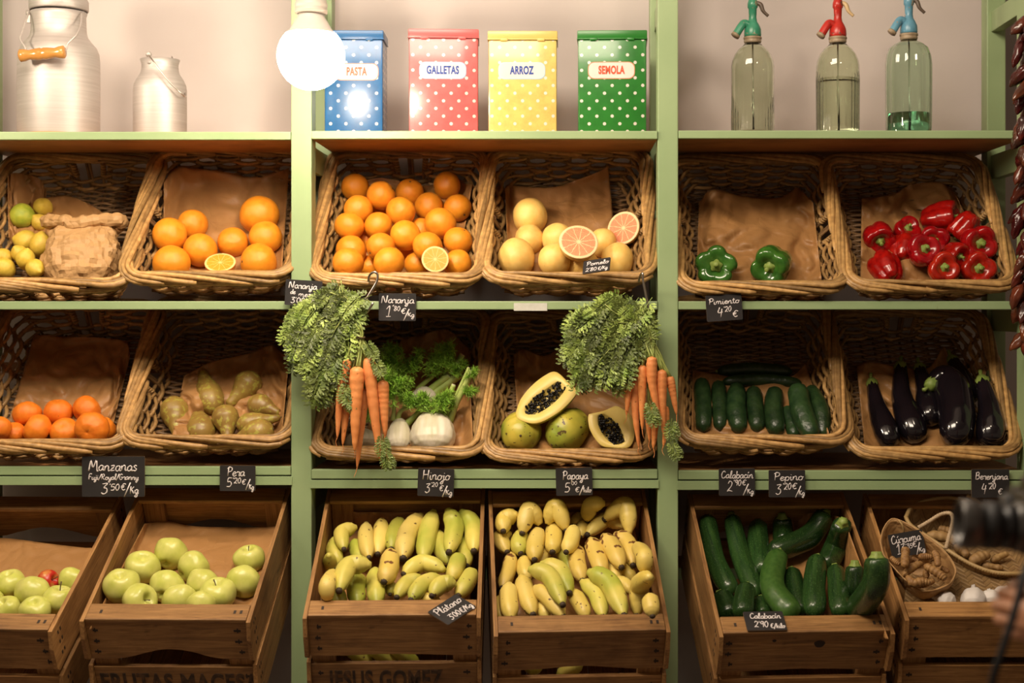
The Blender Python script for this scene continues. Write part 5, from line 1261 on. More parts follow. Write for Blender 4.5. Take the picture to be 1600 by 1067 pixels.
def sign(label, TL, TR, BL, lines, Y=-.014, dy=(0, 0), thick=.003, wt=.0014, tray_fn=None):
    """corner pixels; dy = depth change along the width and the height; lines: (text, left, right, baseline, cap) in fractions"""
    if tray_fn: a, b, c = (tray_fn(*p) for p in (TL, TR, BL))
    else: a = P(*TL, Y); b = P(*TR, Y+dy[0]); c = P(*BL, Y+dy[1])
    ux = (b-a); W = ux.length; ux.normalize(); uz = (a-c); uz = uz-ux*uz.dot(ux); H = uz.length; uz.normalize(); uy = uz.cross(ux)
    C = a+ux*W/2-uz*H/2; M = frame(C, ux, uy, uz)
    r = thing('price_card', label, 'price card', *at(M), group='chalk price cards')
    mb = MB(); rr = .003; w2, h2 = W/2, H/2
    pts = []
    for sx, sz in ((-1, -1), (1, -1), (1, 1), (-1, 1)):
        for k in range(4):
            an = math.atan2(sz, sx)-PI/4+k/3*PI/2; pts.append((sx*(w2-rr)+rr*math.cos(an), sz*(h2-rr)+rr*math.sin(an)))
    n = len(pts); vs = [V((x, 0, z)) for x, z in pts]+[V((x, thick, z)) for x, z in pts]
    mb.add(vs, [tuple(range(n)), tuple(range(2*n-1, n-1, -1))]); mb.add(vs, [(i, n+i, n+(i+1) % n, (i+1) % n) for i in range(n)], mat=1)
    mb.build('board', [MT['slate'], MT['slate_edge']], r, False)
    mb = MB()
    for (s, l, rt, bl, cp_) in lines: hand(mb, s, -w2+l*W, -w2+rt*W, h2-bl*H, cp_*H, wt=wt)
    mb.v = [V((p.x, p.y*.35-.0003, p.z)) for p in mb.v]
    mb.build('lettering', MT['chalk'], r); return r
sign('card reading Naranja de mesa 3\'00, clipped to the green post beside the carrot leaves', (446.8, 436), (504, 439.5), (444.5, 476), [('Naranja', .08, .86, .34, .26), ('de', .14, .28, .56, .2), ('mesa', .36, .82, .64, .2), ("3'00", .16, .55, .90, .22), ('€/Kg', .60, .98, .90, .22)], Y=-.034)
sign('card reading Naranja 1\'80 on the shelf edge, right of the metal hook', (592, 458), (650, 458.5), (592, 501), [('Naranja', .06, .95, .36, .27), ('1', .18, .33, .84, .38), ("'", .34, .42, .66, .24), ('80', .40, .58, .64, .17), ('€', .60, .74, .74, .2), ('/', .68, .80, .92, .34), ('Kg', .78, .96, .86, .18)], Y=-.016)
sign('slanted card reading Pomelo among the grapefruit', (912, 408), (954, 401.6), (899, 429.5), [('Pomelo', .12, .94, .44, .30), ("2'80", .10, .52, .88, .26), ('€/Kg', .56, .92, .88, .26)], Y=-.05, dy=(-.018, -.028))
sign('card reading Pimiento 4\'20 below the green pepper basket', (1102, 462), (1158, 458), (1104.8, 503), [('Pimiento', .08, .93, .36, .22), ('4', .30, .46, .84, .36), ("'20", .48, .70, .66, .2), ('€', .72, .88, .88, .24)], Y=-.018)
sign('largest card, reading Manzanas 3\'50 with apple kinds', (128, 713), (226, 713), (128.8, 776), [('Manzanas', .10, .88, .36, .26), ('Fuji/Royal/Granny', .10, .90, .58, .14), ('3', .30, .41, .92, .26), ("'50", .43, .60, .84, .16), ('€', .62, .70, .84, .17), ('/', .68, .76, .94, .28), ('Kg', .76, .90, .93, .2)], Y=-.018, wt=.0017)
sign('card reading Pera 5\'20 on the shelf edge under the pears', (343.5, 727), (399, 727.4), (343.8, 767), [('Pera', .20, .70, .42, .34), ('5', .18, .34, .84, .36), ("'20", .36, .60, .70, .22), ('€', .62, .74, .74, .2), ('/', .74, .84, .88, .34), ('Kg', .82, .96, .94, .22)], Y=-.018)
sign('card reading Hinojo 3\'20 on the shelf edge under the fennel', (653.5, 731), (710, 733), (652.8, 774.5), [('Hinojo', .12, .88, .40, .34), ('3', .20, .34, .86, .32), ("'20", .36, .56, .66, .16), ('€', .60, .72, .80, .2), ('/', .70, .80, .94, .32), ('Kg', .78, .96, .94, .2)], Y=-.018)
sign('card reading Papaya 5\'00 on the shelf edge under the papayas', (868, 731.5), (925, 730), (869.6, 774.8), [('Papaya', .18, .88, .42, .30), ('5', .22, .38, .88, .34), ('00', .42, .58, .62, .13), ('€', .52, .64, .88, .18), ('/', .64, .74, .94, .28), ('kilo', .74, .96, .90, .18)], Y=-.018)
sign('card reading Calabacín 2\'90 on the shelf edge under the cucumbers', (1123, 732), (1179.5, 731.6), (1123, 774.6), [('Calabacín', .06, .95, .36, .26), ('2', .22, .38, .84, .38), ("'90", .40, .62, .64, .22), ('€', .64, .76, .62, .2), ('/', .68, .80, .92, .34), ('Kg', .78, .96, .94, .2)], Y=-.018)
sign('card reading Pepino 3\'20, right of the Calabacín card on the shelf edge', (1201, 734.6), (1258, 734.2), (1200.4, 777), [('Pepino', .14, .94, .38, .28), ('3', .18, .34, .88, .36), ("'20", .38, .62, .72, .24), ('€', .64, .78, .70, .22), ('/', .74, .86, .94, .34), ('Kg', .82, .98, .94, .2)], Y=-.018)
sign('card reading Berenjana 4\'20 on the shelf edge above the black camera', (1518, 733), (1577, 733), (1518.4, 777.5), [('Berenjana', .10, .96, .36, .24), ('4', .26, .40, .86, .36), ("'20", .44, .64, .70, .22), ('€', .70, .82, .88, .2)], Y=-.018)
def cap_at(Tn, off=.004): return lambda px, py: (lambda d: CAM+d*((Tn.M.to_translation()+Tn.n*off-CAM).dot(Tn.n)/d.dot(Tn.n)))(ray(px, py))
sign('card reading Plátano 3\'00 lying askew on the banana crate cap', (668, 956), (712, 928), (700.6, 976), [('Plátano', .08, .92, .44, .34), ("3'00", .20, .56, .90, .28), ('€/Kg', .58, .96, .90, .26)], tray_fn=cap_at(TC[3]))
sign('card reading Calabacín leaning on the front of the zucchini crate', (1160.5, 955.7), (1222, 954.7), (1164, 985), [('Calabacín', .14, .92, .38, .28), ("2'90", .20, .56, .84, .32), ('€/kilo', .60, .96, .90, .24)], tray_fn=cap_at(TC[5], .006))
_cm = P(1416, 850, -.10); n_ = BGM.to_3x3() @ V((0, 0, 1)); _b = BGM.to_translation()
def bagp(px, py, h=0): d = ray(px, py); return CAM+d*((_b+n_*h-CAM).dot(n_)/d.dot(n_))
_t = bagp(1400, 856, -.01).y
sign('card reading Cúrcuma 13\'35 standing in the paper bag of turmeric', (1386.7, 836), (1440, 826.7), (1393, 873), [('Cúrcuma', .06, .92, .42, .34), ('13', .16, .42, .86, .40), ("'35", .44, .64, .70, .2), ('€', .64, .78, .68, .24), ('/', .72, .84, .94, .4), ('Kg', .80, .97, .94, .22)], Y=_t+.02, dy=(0, -.012))
root(*TURM_LAST[:2], BGM, -.028, TURM_LAST[2], 'turmeric', 'turmeric roots in the paper bag', MT['turmeric'], pl)

# ------------------------------------------------------------------ metal hooks and carrot bunches
MT['steel'] = plain('steel', (.55, .50, .46), .28, 1.0)
def hook(pts, label, Y):
    c = P(*pts[len(pts)//2], Y); path = crv([P(x, y, Y+(p[2] if len(p) > 2 else 0)) for p in pts for x, y in [p[:2]]], 60)
    mb = MB(); mb.tube([p-c for p in path], .0031, 10); o = mb.build('metal_hook', MT['steel']); o.location = c
    tag(o, label, 'hook', 'metal hooks with carrots')
hook([(576, 440, .02), (577, 431, .01), (584, 425), (590, 429), (588, 441), (578, 458), (565, 479), (562, 488), (567, 492), (575, 486), (583, 473)], 'steel S hook on the orange basket rim holding the left carrot bunch', -.055)
hook([(998, 440, .02), (1000, 431, .01), (1004, 427), (1005, 440), (1011, 470), (1016.5, 497), (1016, 509), (1011, 511), (1007, 505), (1005, 494)], 'steel S hook on the grapefruit basket rim holding the right carrot bunch', -.055)
CART = [(0, .25), (.015, .62), (.05, .90), (.15, 1), (.4, .88), (.7, .64), (.9, .40), (.97, .2), (1, .04)]
def frond_into(mb, base, d, up, L, R, tint):
    d = d.normalized(); side = d.cross(up).normalized(); nr = side.cross(d)
    n = 7; rachis = [base+d*(L*i/n)+V((0, 0, -.10*L*(i/n)**2)) for i in range(n+1)]
    mb.tube(rachis, [.0008*(1-.6*i/n) for i in range(n+1)], 4, tint=tint*1.15)
    for i in range(1, n+1):
        w = L*.34*math.sin(PI*(.22+.74*i/(n+1)))
        for sg in (-1, 1):
            pd = (side*sg*.85+d*.65+nr*R.uniform(-.45, .45)).normalized(); m = 3
            tn = tint*R.uniform(.75, 1.25)
            for k in range(1, m+1):
                q = rachis[i]+pd*w*k/m
                for s2 in ((-1, 1) if k < m else (0,)):
                    ld = (pd+(d*s2*.9 if sg else d)).normalized() if s2 else pd
                    l = w*.50*(1.1-.45*k/m)+.004; bw = l*.235; sx = ld.cross(nr).normalized()
                    a = q; mid = q+ld*l*.55+nr*R.uniform(-.001, .001); e = q+ld*l
                    mb.add([a, mid+sx*bw, e, mid-sx*bw], [(0, 1, 2, 3)], tint=tn)
def carrots(label, items, foliage, rootpx, tie, Y, ox, oy, s, seed, extra_sprigs):
    R = random.Random(seed); c = P(*tie, Y)
    r = thing('carrot_bunch', label, 'carrots', c, None, 'hanging carrot bunches')
    for i, (pp, wd, dY) in enumerate(items):
        px = cr(pp, ox, oy, s); rr = wd/2/s/600*.99
        ps = [P(x, y, Y+dY) for x, y in px]
        o, path, lp = spine('carrot', ps, rr, CART, MT['carrot'], 20, n=44, parent=r, ring=(.025, 60), wob=.07, seed=i+seed)
        e = lp[-1]; dd = (lp[-1]-lp[-3]).normalized(); mb = MB()
        mb.tube(crv([e-dd*.002, e+dd*.010+V((R.uniform(-.004, .004), R.uniform(-.004, .004), 0)), e+dd*.022+V((R.uniform(-.012, .012), R.uniform(-.006, .006), 0))], 8), [.0012, .001, .0009, .0008, .0007, .0006, .0005, .0004], 5)
        mb.build('root_hair', MT['carrot'], o)
        mb = MB()                                         # stalks from this carrot up to the tie
        top = path[0]
        for k in range(5):
            a = top+V((R.uniform(-1, 1)*rr*.35, R.uniform(-1, 1)*rr*.35, -.002)); b = c+V((R.uniform(-.009, .009), R.uniform(-.007, .007), R.uniform(-.004, .004)))
            b2 = c+V((R.uniform(-.012, .006), R.uniform(-.012, .012), .035))
            mb.tube(crv([a, a.lerp(b, .5)+V((R.uniform(-.003, .003), 0, .002)), b, b2], 9), [.0030, .0028, .0026, .0024, .0022, .002, .002, .0018, .0016], 6)
        sub(r, 'stalks', mb, MT['carrot_stem'])
    mb = MB(); mb.tube([c+V((.013*math.cos(a), .012*math.sin(a), .0015*math.sin(2*a))) for a in [2*PI*k/24 for k in range(24)]], .0022, 6, closed=True); sub(r, 'rubber_band', mb, MT['stem_brown'])
    poly = cr(foliage, ox, oy, s); rp = V((rootpx[0], rootpx[1])); xs = [p[0] for p in poly]; ys = [p[1] for p in poly]
    def inside(x, y):
        ins = False
        for i in range(len(poly)):
            (ax, ay), (bx, by) = poly[i], poly[i-1]
            if (ay > y) != (by > y) and x < (bx-ax)*(y-ay)/(by-ay)+ax: ins = not ins
        return ins
    mb = MB(); st = MB(); k = 0
    while k < 230:
        x, y = R.uniform(min(xs), max(xs)), R.uniform(min(ys), max(ys))
        if not inside(x, y): continue
        k += 1
        dz = R.uniform(-1, 1); dep = Y+.022*dz-.004+(.012 if k < 90 else 0)
        tip = P(x, y, dep); v2 = V((x, y))-rp; v2 = v2.normalized() if v2.length > 1 else V((-1, 0))
        d = V((v2.x*.8+R.uniform(-.35, .35), -.25*R.random()+.1*dz, -v2.y*.7-.75+R.uniform(-.3, .3))).normalized()
        L = R.choice((R.uniform(.03, .05), R.uniform(.05, .09))); nr = V((R.uniform(-.4, .4), -1, R.uniform(-.3, .3)))
        frond_into(mb, tip-d*L*.75, d, nr, L, R, R.choice((.45, .75, 1.05, 1.45, 1.9)))
        if k % 10 == 0:
            rp3 = P(rootpx[0], rootpx[1], Y); mid = rp3.lerp(tip, .5)+V((0, -.01, .022))
            st.tube(crv([rp3+V((R.uniform(-.006, .006), 0, R.uniform(-.01, .006))), mid, tip-d*L*.7], 12), .0013, 5)
    for (x, y, a) in extra_sprigs:
        q = cr([(x, y)], ox, oy, s)[0]; frond_into(mb, P(*q, Y-.022), V((math.cos(a), -.1, math.sin(a))), V((0, -1, 0)), .045, R, 1.0)
        frond_into(mb, P(q[0]+2, q[1]+6, Y-.022), V((math.cos(a)+.3, -.1, math.sin(a))), V((0, -1, 0)), .036, R, .9)
    o = sub(r, 'leaves', mb, MT['carrot_leaf'], smooth=False); sub(r, 'leaf_stalks', st, MT['carrot_stem'])
    return r
carrots('left carrot bunch with long leaves hanging in front of the green post',
        [([(500, 590), (478, 800), (455, 1040)], 56, .022), ([(412, 520), (395, 700), (375, 912)], 58, .016), ([(402, 430), (362, 640), (345, 872)], 58, -.004), ([(598, 550), (605, 690), (612, 862)], 68, .004), ([(520, 415), (545, 680), (585, 995)], 74, -.006), ([(457, 470), (448, 690), (442, 945)], 82, -.014)],
        [(180, 115), (260, 80), (330, 82), (395, 78), (440, 110), (470, 190), (450, 260), (420, 420), (390, 440), (350, 590), (320, 640), (270, 690), (205, 600), (165, 470), (105, 455), (100, 390), (60, 305), (12, 300), (80, 280), (85, 200)], (560, 478), (562, 527), -.085, 430, 440, 3.56, 5,
        [(395, 560, -1.8), (385, 610, -1.2), (600, 850, -1.7), (610, 930, -1.4), (500, 330, -1.0), (545, 420, -1.1)])
carrots('right carrot bunch with leaves hanging over the papaya basket',
        [([(422, 455), (400, 600), (386, 745)], 48, .012), ([(446, 480), (436, 700), (456, 925)], 52, .016), ([(540, 690), (545, 800), (536, 930)], 52, .014), ([(506, 700), (508, 780), (515, 890)], 40, .020), ([(600, 690), (606, 800), (592, 918)], 46, .012), ([(625, 525), (645, 620), (666, 742)], 50, .004), ([(475, 462), (474, 620), (475, 828)], 54, -.002), ([(583, 488), (585, 650), (595, 862)], 60, -.006), ([(528, 415), (530, 560), (566, 750)], 62, -.014)],
        [(90, 170), (170, 165), (250, 118), (300, 135), (380, 140), (480, 185), (520, 260), (528, 320), (460, 440), (395, 560), (330, 630), (300, 600), (260, 560), (150, 572), (110, 530), (60, 430), (45, 380), (80, 330), (48, 250), (60, 220)], (1008, 508), (1014, 530), -.085, 870, 440, 3.555, 9,
        [(515, 660, -1.5), (640, 760, -1.7), (630, 880, -1.2), (520, 690, -1.4)])

# ------------------------------------------------------------------ fennel
T = TB[9]
BULBT = [(0, .16), (.03, .46), (.10, .78), (.22, .96), (.38, 1), (.58, .94), (.78, .78), (.92, .58), (1, .40)]
def fennel(label, base, top, wd, flat, stalks, plumes, s, ox, oy, lift, seed):
    R = random.Random(seed); q0, q1 = cr([base, top], ox, oy, s); r = wd/2/s/600*.99
    p0 = T.hit(*q0, r*.6+lift); p1 = T.hit(*q1, r*.75+lift)
    o, path, lp = spine('fennel', [p0, p0.lerp(p1, .5), p1], r, BULBT, MT['fennel_bulb'], 104, n=40, prof=lambda a, t: (1-flat*abs(math.sin(a))**2)*(1+.010*math.sin(15*a+5*t)+.05*math.sin(2*a+1+3*t)+.022*abs(math.sin(3.5*a+2.2*t))), seed=seed, wob=.04)
    tag(o, label, 'fennel', 'fennel bulbs')
    for pts, w_ in stalks:
        px = cr(pts, ox, oy, s); ps = [P(x, y, p1.y-.006-.012*i/len(px)) for i, (x, y) in enumerate(px)]
        mb = MB(); rr = w_/2/s/600; pth = crv(ps, 16)
        mb.tube(pth, [rr*(1.25-.35*min(1, i/6)) for i in range(16)], 12, prof=lambda a, t: 1+.04*math.cos(8*a)); sub(o, 'stalk', mb, MT['fennel_stalk'])
        mb = MB(); dd = (pth[-1]-pth[-2]).normalized(); mb.tube([pth[-1]-dd*.001, pth[-1]+dd*.0006], [rr*.84, rr*.80], 12); sub(o, 'cut_end', mb, MT['fennel_bulb'])
    mb = MB()
    for (x, y, dx, dy, L, n) in plumes:
        q = cr([(x, y)], ox, oy, s)[0]; b = P(*q, p1.y-.020-.03*R.random()); d = V((dx, -.22, dy)).normalized()
        for k in range(int(n*1.5)):
            t = R.random(); st = b+d*L*t*.9; sd = V((R.uniform(-1, 1), R.uniform(-.7, .5), R.uniform(-1, 1))); br = (d*.7+sd*.8).normalized(); l = L*R.uniform(.22, .5)*(1.15-.6*t); tn = R.uniform(.6, 1.7)
            mb.tube([st, st+br*l], [.0008, .0004], 3, tint=tn, caps=False)
            for j in range(10):
                f = R.uniform(.2, 1); ss = V((R.uniform(-1, 1), R.uniform(-.8, .8), R.uniform(-1, 1))); fd = (br*.8+ss*.9).normalized(); a_ = st+br*l*f; fl = R.uniform(.008, .018)
                mb.tube([a_, a_+fd*fl*.5, a_+(fd+ss*.25).normalized()*fl], [.0008, .0007, .0003], 3, tint=tn*R.uniform(.8, 1.2), caps=False)
        mb.tube([b, b+d*L*.5, b+d*L], [.0012, .0009, .0004], 5, tint=1.2)
    f_ = sub(o, 'fronds', mb, MT['fennel_frond'], smooth=False)
AF = (580, 500, 4.85)
fennel('fennel bulb at the back with thick cut green stalks', (395, 640), (400, 520), 210, .25, [([(430, 560), (500, 490), (590, 420)], 70), ([(480, 560), (580, 480), (680, 405)], 76), ([(560, 420), (640, 340), (692, 262)], 52), ([(350, 530), (410, 470), (470, 420)], 40)],
       [(420, 430, .6, .9, .075, 46), (560, 400, .2, .8, .065, 46), (440, 330, .7, .6, .08, 46), (620, 420, .5, .6, .05, 26), (300, 480, -.7, .7, .09, 40), (200, 440, -.3, 1, .09, 44), (250, 430, .6, 1, .08, 40), (260, 260, -.9, .35, .05, 18)], AF[2], AF[0], AF[1], .012, 1)
fennel('fennel bulb hidden behind the left carrots, only its white edges showing', (-60, 980), (-90, 840), 250, .2, [([(-110, 860), (-130, 760), (-150, 700)], 40)], [(-40, 780, .2, 1, .06, 24), (110, 640, .2, 1, .085, 50), (60, 560, .7, .5, .07, 30)], AF[2], AF[0], AF[1], .0, 2)
fennel('small round fennel bulb in front, right beside the carrots', (205, 985), (215, 760), 190, .15, [([(255, 800), (330, 730), (430, 635)], 50), ([(200, 770), (225, 690), (310, 650)], 36), ([(165, 760), (172, 680), (175, 560)], 32)],
       [(170, 560, .0, 1, .05, 30), (310, 660, .6, .4, .05, 30), (220, 640, .2, .9, .07, 44), (160, 600, -.2, 1, .08, 44)], AF[2], AF[0], AF[1], .008, 3)
fennel('largest fennel bulb with long stalks leaning right', (460, 985), (470, 705), 345, .30, [([(590, 770), (650, 620), (765, 385)], 52), ([(575, 730), (620, 620), (740, 360)], 26), ([(545, 720), (580, 600), (625, 490)], 40)],
       [(420, 700, -.2, .8, .05, 44), (500, 700, .5, .8, .055, 44), (560, 680, .3, .9, .05, 34), (690, 560, .8, .3, .035, 24), (440, 680, .9, .7, .06, 34), (730, 440, .6, .6, .03, 14), (340, 660, -.6, .7, .05, 40)], AF[2], AF[0], AF[1], .014, 4)

# ------------------------------------------------------------------ top shelf: milk cans
def alu():
    t = NT('brushed_aluminium'); v = t.coord((1, 1, 40)); n = t.noise(v, 5, 4, .7)
    t.base(t.ramp(n, [(.3, (.50, .455, .425)), (.7, (.60, .555, .525))])); t.set(Metallic=.6, Roughness=.55); t.bump(n, .06, .001); return t.m
MT['alu'] = alu()
MT['alu_base'] = plain('tarnished_base', (.46, .25, .11), .5, .5)
MT['grip'] = mottled('varnished_wood', (.44, .19, .04), (.58, .28, .07), 30, .25, rand=0, stretch=(.3, 1, 1), coat=.5)
ZS = 1.25+(480-206)/600+.0005
def lp_(prof, cx, Y, zb, sc):                             # pixel profile (radius px, y px) -> metres
    return [(r*sc, zb+(206-y)*sc) for r, y in prof]
def milk_can(cx, Y, prof, label, handle, lid=None):
    s = (4+Y)/4/600; c = V(((cx-880)*s, Y, ZS)); r = thing('milk_can', label, 'milk can', c, None, 'aluminium milk cans')
    pr = [(rr*s, (206-y)*s*1.0) for rr, y in prof]
    mb = MB(); inner = [(max(a-.0025, .0), b) for a, b in reversed(pr) if b > .004]
    mb.lathe([(.0005, 0)]+pr+inner+[(.0005, .006)], 56, fn=None); mb.build('body', MT['alu'], r)
    mb = MB(); a = pr[0][0]; mb.lathe([(a+.0004, .0), (a+.0014, .001), (a+.0014, .005), (a+.0006, .0062)], 56); mb.build('base_ring', MT['alu_base'], r)
    if lid:
        mb = MB(); mb.lathe([(x*s, (206-y)*s) for x, y in lid], 48); mb.build('lid', MT['alu'], r)
    return r, s, c
can, s_, c_ = milk_can(92, .13, [(61, 206), (62, 203), (62, 90), (61, 76), (57, 66), (49, 57), (44, 50), (42, 42), (41, 18), (43, 12)], 'large aluminium milk can with a turned wooden grip on its bail', None,
                       lid=[(.5, -14), (30, -14), (42, -11), (45, -6), (45, 8), (42.5, 10), (42, 4), (.5, 2)])
def on_can(px, py, dY): return P(px, py, .13+dY)
mb = MB(); mb.tube(crv([on_can(45, 20, -.03), on_can(42, 28, -.06), on_can(34, 52, -.10), on_can(32, 62, -.115), on_can(40, 76, -.13), on_can(36, 84, -.135), on_can(66, 85, -.14), on_can(98, 80, -.135), on_can(104, 76, -.13), on_can(106, 68, -.125), on_can(120, 54, -.11), on_can(126, 40, -.07), on_can(128, 20, -.03)], 70), .0026, 8)
bail = sub(can, 'bail_handle', mb, MT['alu'])
mb = MB(); gx = [(0, 7), (.03, 10), (.12, 9.5), (.22, 7.5), (.36, 9), (.46, 9.6), (.5, 8.4), (.54, 9.6), (.64, 9), (.78, 7.5), (.88, 9.5), (.97, 10), (1, 7)]
a, b = on_can(30, 87, -.14), on_can(102, 81, -.14); mb.tube([a.lerp(b, t) for t, _ in gx], [k*s_*.98 for _, k in gx], 20); sub(bail, 'x', MB(), MT['grip']) if False else None
M_ = can.matrix_basis @ bail.matrix_basis; mb.v = [M_.inverted() @ p for p in mb.v]; mb.build('wooden_grip', MT['grip'], bail)
for px in (45, 128):
    mb = MB(); p = on_can(px, 20, 0); mb.lathe([(.001, -.006), (.007, -.006), (.007, .006), (.001, .007)], 12, M=Matrix.Translation(p) @ Matrix.Rotation(PI/2, 4, 'Y')); mb.box(p+V((-.006, -.003, -.028)), p+V((.006, .003, .004)), bev=.002); sub(can, 'lug', mb, MT['alu'])
can, s_, c_ = milk_can(250, .15, [(40, 206), (41, 203), (41, 132), (40, 124), (36, 115), (30, 106), (28.5, 100), (28, 92), (30.5, 84)], 'small open aluminium milk can with a wire bail hanging to the right', None)
mb = MB(); f2 = lambda px, py, d: P(px, py, .15+d)
mb.tube(crv([f2(231, 84, -.03), f2(237, 92, -.075), f2(262, 125, -.085), f2(284, 147, -.075), f2(290, 151, -.05), f2(290, 147, -.02), f2(283, 130, .05), f2(271, 95, .05), f2(268, 88, .035)], 60), .0019, 8); sub(can, 'bail_handle', mb, MT['steel'])
mb = MB(); p = f2(231, 84, -.055); mb.lathe([(.001, -.008), (.006, -.006), (.0085, 0), (.006, .006), (.001, .008)], 14, M=Matrix.Translation(p+V((0, .008, 0)))); mb.lathe([(.001, -.003), (.006, -.003), (.006, .003), (.001, .004)], 12, M=Matrix.Translation(f2(233, 97, -.046)) @ Matrix.Rotation(PI/2, 4, 'X')); sub(can, 'lug', mb, MT['alu'])

# ------------------------------------------------------------------ dotted storage tins
def dots(name, col, dot, rough=.28):
    t = NT(name); uv = t.n('ShaderNodeUVMap'); sp = t.n('ShaderNodeSeparateXYZ'); t.l(uv.outputs[0], sp.inputs[0])
    p = .041
    def lattice(ox, oy):
        a = t.math('SUBTRACT', t.math('FRACT', t.math('ADD', t.math('MULTIPLY', sp.outputs[0], 1/p), ox)), .5)
        b = t.math('SUBTRACT', t.math('FRACT', t.math('ADD', t.math('MULTIPLY', sp.outputs[1], 1/p), oy)), .5)
        return t.math('SQRT', t.math('ADD', t.math('MULTIPLY', a, a), t.math('MULTIPLY', b, b)))
    d = t.math('MINIMUM', lattice(0, 0), lattice(.5, .5))
    f = t.ramp(d, [(.100, (1, 1, 1)), (.115, (0, 0, 0))])
    wear = t.noise(t.coord((1, 1, 1)), 38, 4, .7); base = t.mix(col, tuple(c*.8 for c in col), t.ramp(wear, [(.4, (0, 0, 0)), (.7, (1, 1, 1))]))
    base = t.mix(base, dot, f)
    sc = t.noise(t.coord((22, 22, 60)), 2.2, 4, .7); base = t.mix(base, (.55, .48, .40), t.ramp(sc, [(.74, (0, 0, 0)), (.78, (.7, .7, .7))]))
    t.base(base); t.set(Roughness=rough, Coat_Weight=.35, Coat_Roughness=.1); t.bump(t.noise(t.coord((1, 1, 1)), 14, 2), .10, .004)
    return t.m
MT['plate'] = mottled('label_cream', (.68, .61, .56), (.74, .67, .62), 20, .4, rand=0)
MT['blue_letter'] = plain('blue_lettering', (.012, .055, .30), .4); MT['red_letter'] = plain('red_lettering', (.62, .075, .022), .4)
MT['tin_edge'] = plain('worn_tin_rim', (.30, .24, .18), .4, .6)
def tin(px0, px1, ytop, col, edge, word, wcol, label, yaw=0, Y=.12, dep=.125, plate=(0, 0, 0, 0), lettershift=0, side_vis=0):
    s = (4+Y)/4/600; w = (px1-px0)*s/math.cos(math.radians(yaw)); zt = 1.25+(480-ytop)*s; h = zt-ZS
    cx = ((px0+px1)/2-880)*s
    t = math.radians(yaw); fx = V((math.cos(t), math.sin(t), 0)); ctr = V((cx, Y, ZS))+V((-math.sin(t), math.cos(t), 0))*dep/2
    r = thing('storage_tin', label, 'tin', ctr, Quaternion((0, 0, 1), t), 'dotted storage tins')
    m = dots(word.lower()+'_tin', col, (.68, .65, .58)); lm = plain(word.lower()+'_tin_lid', tuple(c*.92 for c in col), .28); 
    lidh = .024
    def uvbox(mb, name, mats):
        o = mb.build(name, mats, r, True, angle=40); me = o.data; ul = me.uv_layers.new(name='UVMap')
        for p in me.polygons:
            n = p.normal
            for li in p.loop_indices:
                v = me.vertices[me.loops[li].vertex_index].co
                ul.data[li].uv = (v.x+.0205 if abs(n.y) > abs(n.x) else v.y+.03, v.z+.006)
        return o
    mb = MB(); mb.box((-w/2, -dep/2, 0), (w/2, dep/2, h-lidh-.001), bev=.006); uvbox(mb, 'body', m)
    mb = MB(); mb.box((-w/2-.002, -dep/2-.002, h-lidh), (w/2+.002, dep/2+.002, h), bev=.004)
    mb.box((-w/2-.0028, -dep/2-.0028, h-lidh-.0005), (w/2+.0028, dep/2+.0028, h-lidh+.0025), bev=.001)
    mb.build('lid', lm, r, True, angle=40)
    for q in (-.27, .27):
        mb = MB(); mb.box((q*w-.010, -dep/2-.0045, h-lidh-.004), (q*w+.010, -dep/2-.002, h-lidh+.003), bev=.001); mb.build('hinge', lm, r)
    mb = MB(); mb.box((-w/2-.0006, -dep/2-.0006, 0), (w/2+.0006, dep/2+.0006, .003), bev=.001); mb.build('base_rim', MT['tin_edge'], r)
    pw, ph, pz, pxo = plate
    def rr(wd, hd, rad, y):
        pts = []
        for sx, sz in ((-1, -1), (1, -1), (1, 1), (-1, 1)):
            for k in range(7):
                an = math.atan2(sz, sx)-PI/4+k/6*PI/2; pts.append(V((pxo+sx*(wd/2-rad)+rad*math.cos(an), y, pz+sz*(hd/2-rad)+rad*math.sin(an))))
        return pts
    yf = -dep/2
    mb = MB(); A = rr(pw, ph, ph*.36, yf-.0010); B = rr(pw, ph, ph*.36, yf+.0005); n = len(A); mb.add(A+B, [tuple(range(n))]+[(i, n+i, n+(i+1) % n, (i+1) % n) for i in range(n)], mat=1)
    C = rr(pw-.004, ph-.004, ph*.34, yf-.0013); mb.add(C, [tuple(range(n))], mat=0)
    pl_ = mb.build('label_plate', [MT['plate'], edge], r, False)
    me = text_mesh(word, ph*.64, ph*.026, .0003, .60); me.materials.clear(); me.materials.append(wcol)
    link('lettering', me, pl_, loc=(pxo+lettershift, yf-.0018, pz))
    return r
S12 = 4.12/4/600
tin(507, 598, 47, (.016, .125, .33), plain('plate_edge_red', (.66, .20, .12), .4), 'PASTA', MT['red_letter'], 'blue dotted tin reading PASTA, partly behind the glowing bulb', yaw=1, plate=(.118, .046, .174, .008))
tin(639, 747, 45, (.62, .125, .125), plain('plate_edge_blue', (.25, .42, .62), .4), 'GALLETAS', MT['blue_letter'], 'pink dotted tin reading GALLETAS', yaw=3, plate=(.126, .046, .178, -.002))
tin(763, 870, 48, (.72, .53, .15), plain('plate_edge_pale_blue', (.36, .56, .68), .4), 'ARROZ', MT['blue_letter'], 'yellow dotted tin reading ARROZ', yaw=0, plate=(.126, .046, .177, -.002))
tin(903, 1010, 47, (.022, .19, .024), plain('plate_edge_orange', (.70, .24, .12), .4), 'SEMOLA', MT['red_letter'], 'green dotted tin reading SEMOLA', yaw=-2, plate=(.126, .046, .178, -.002))

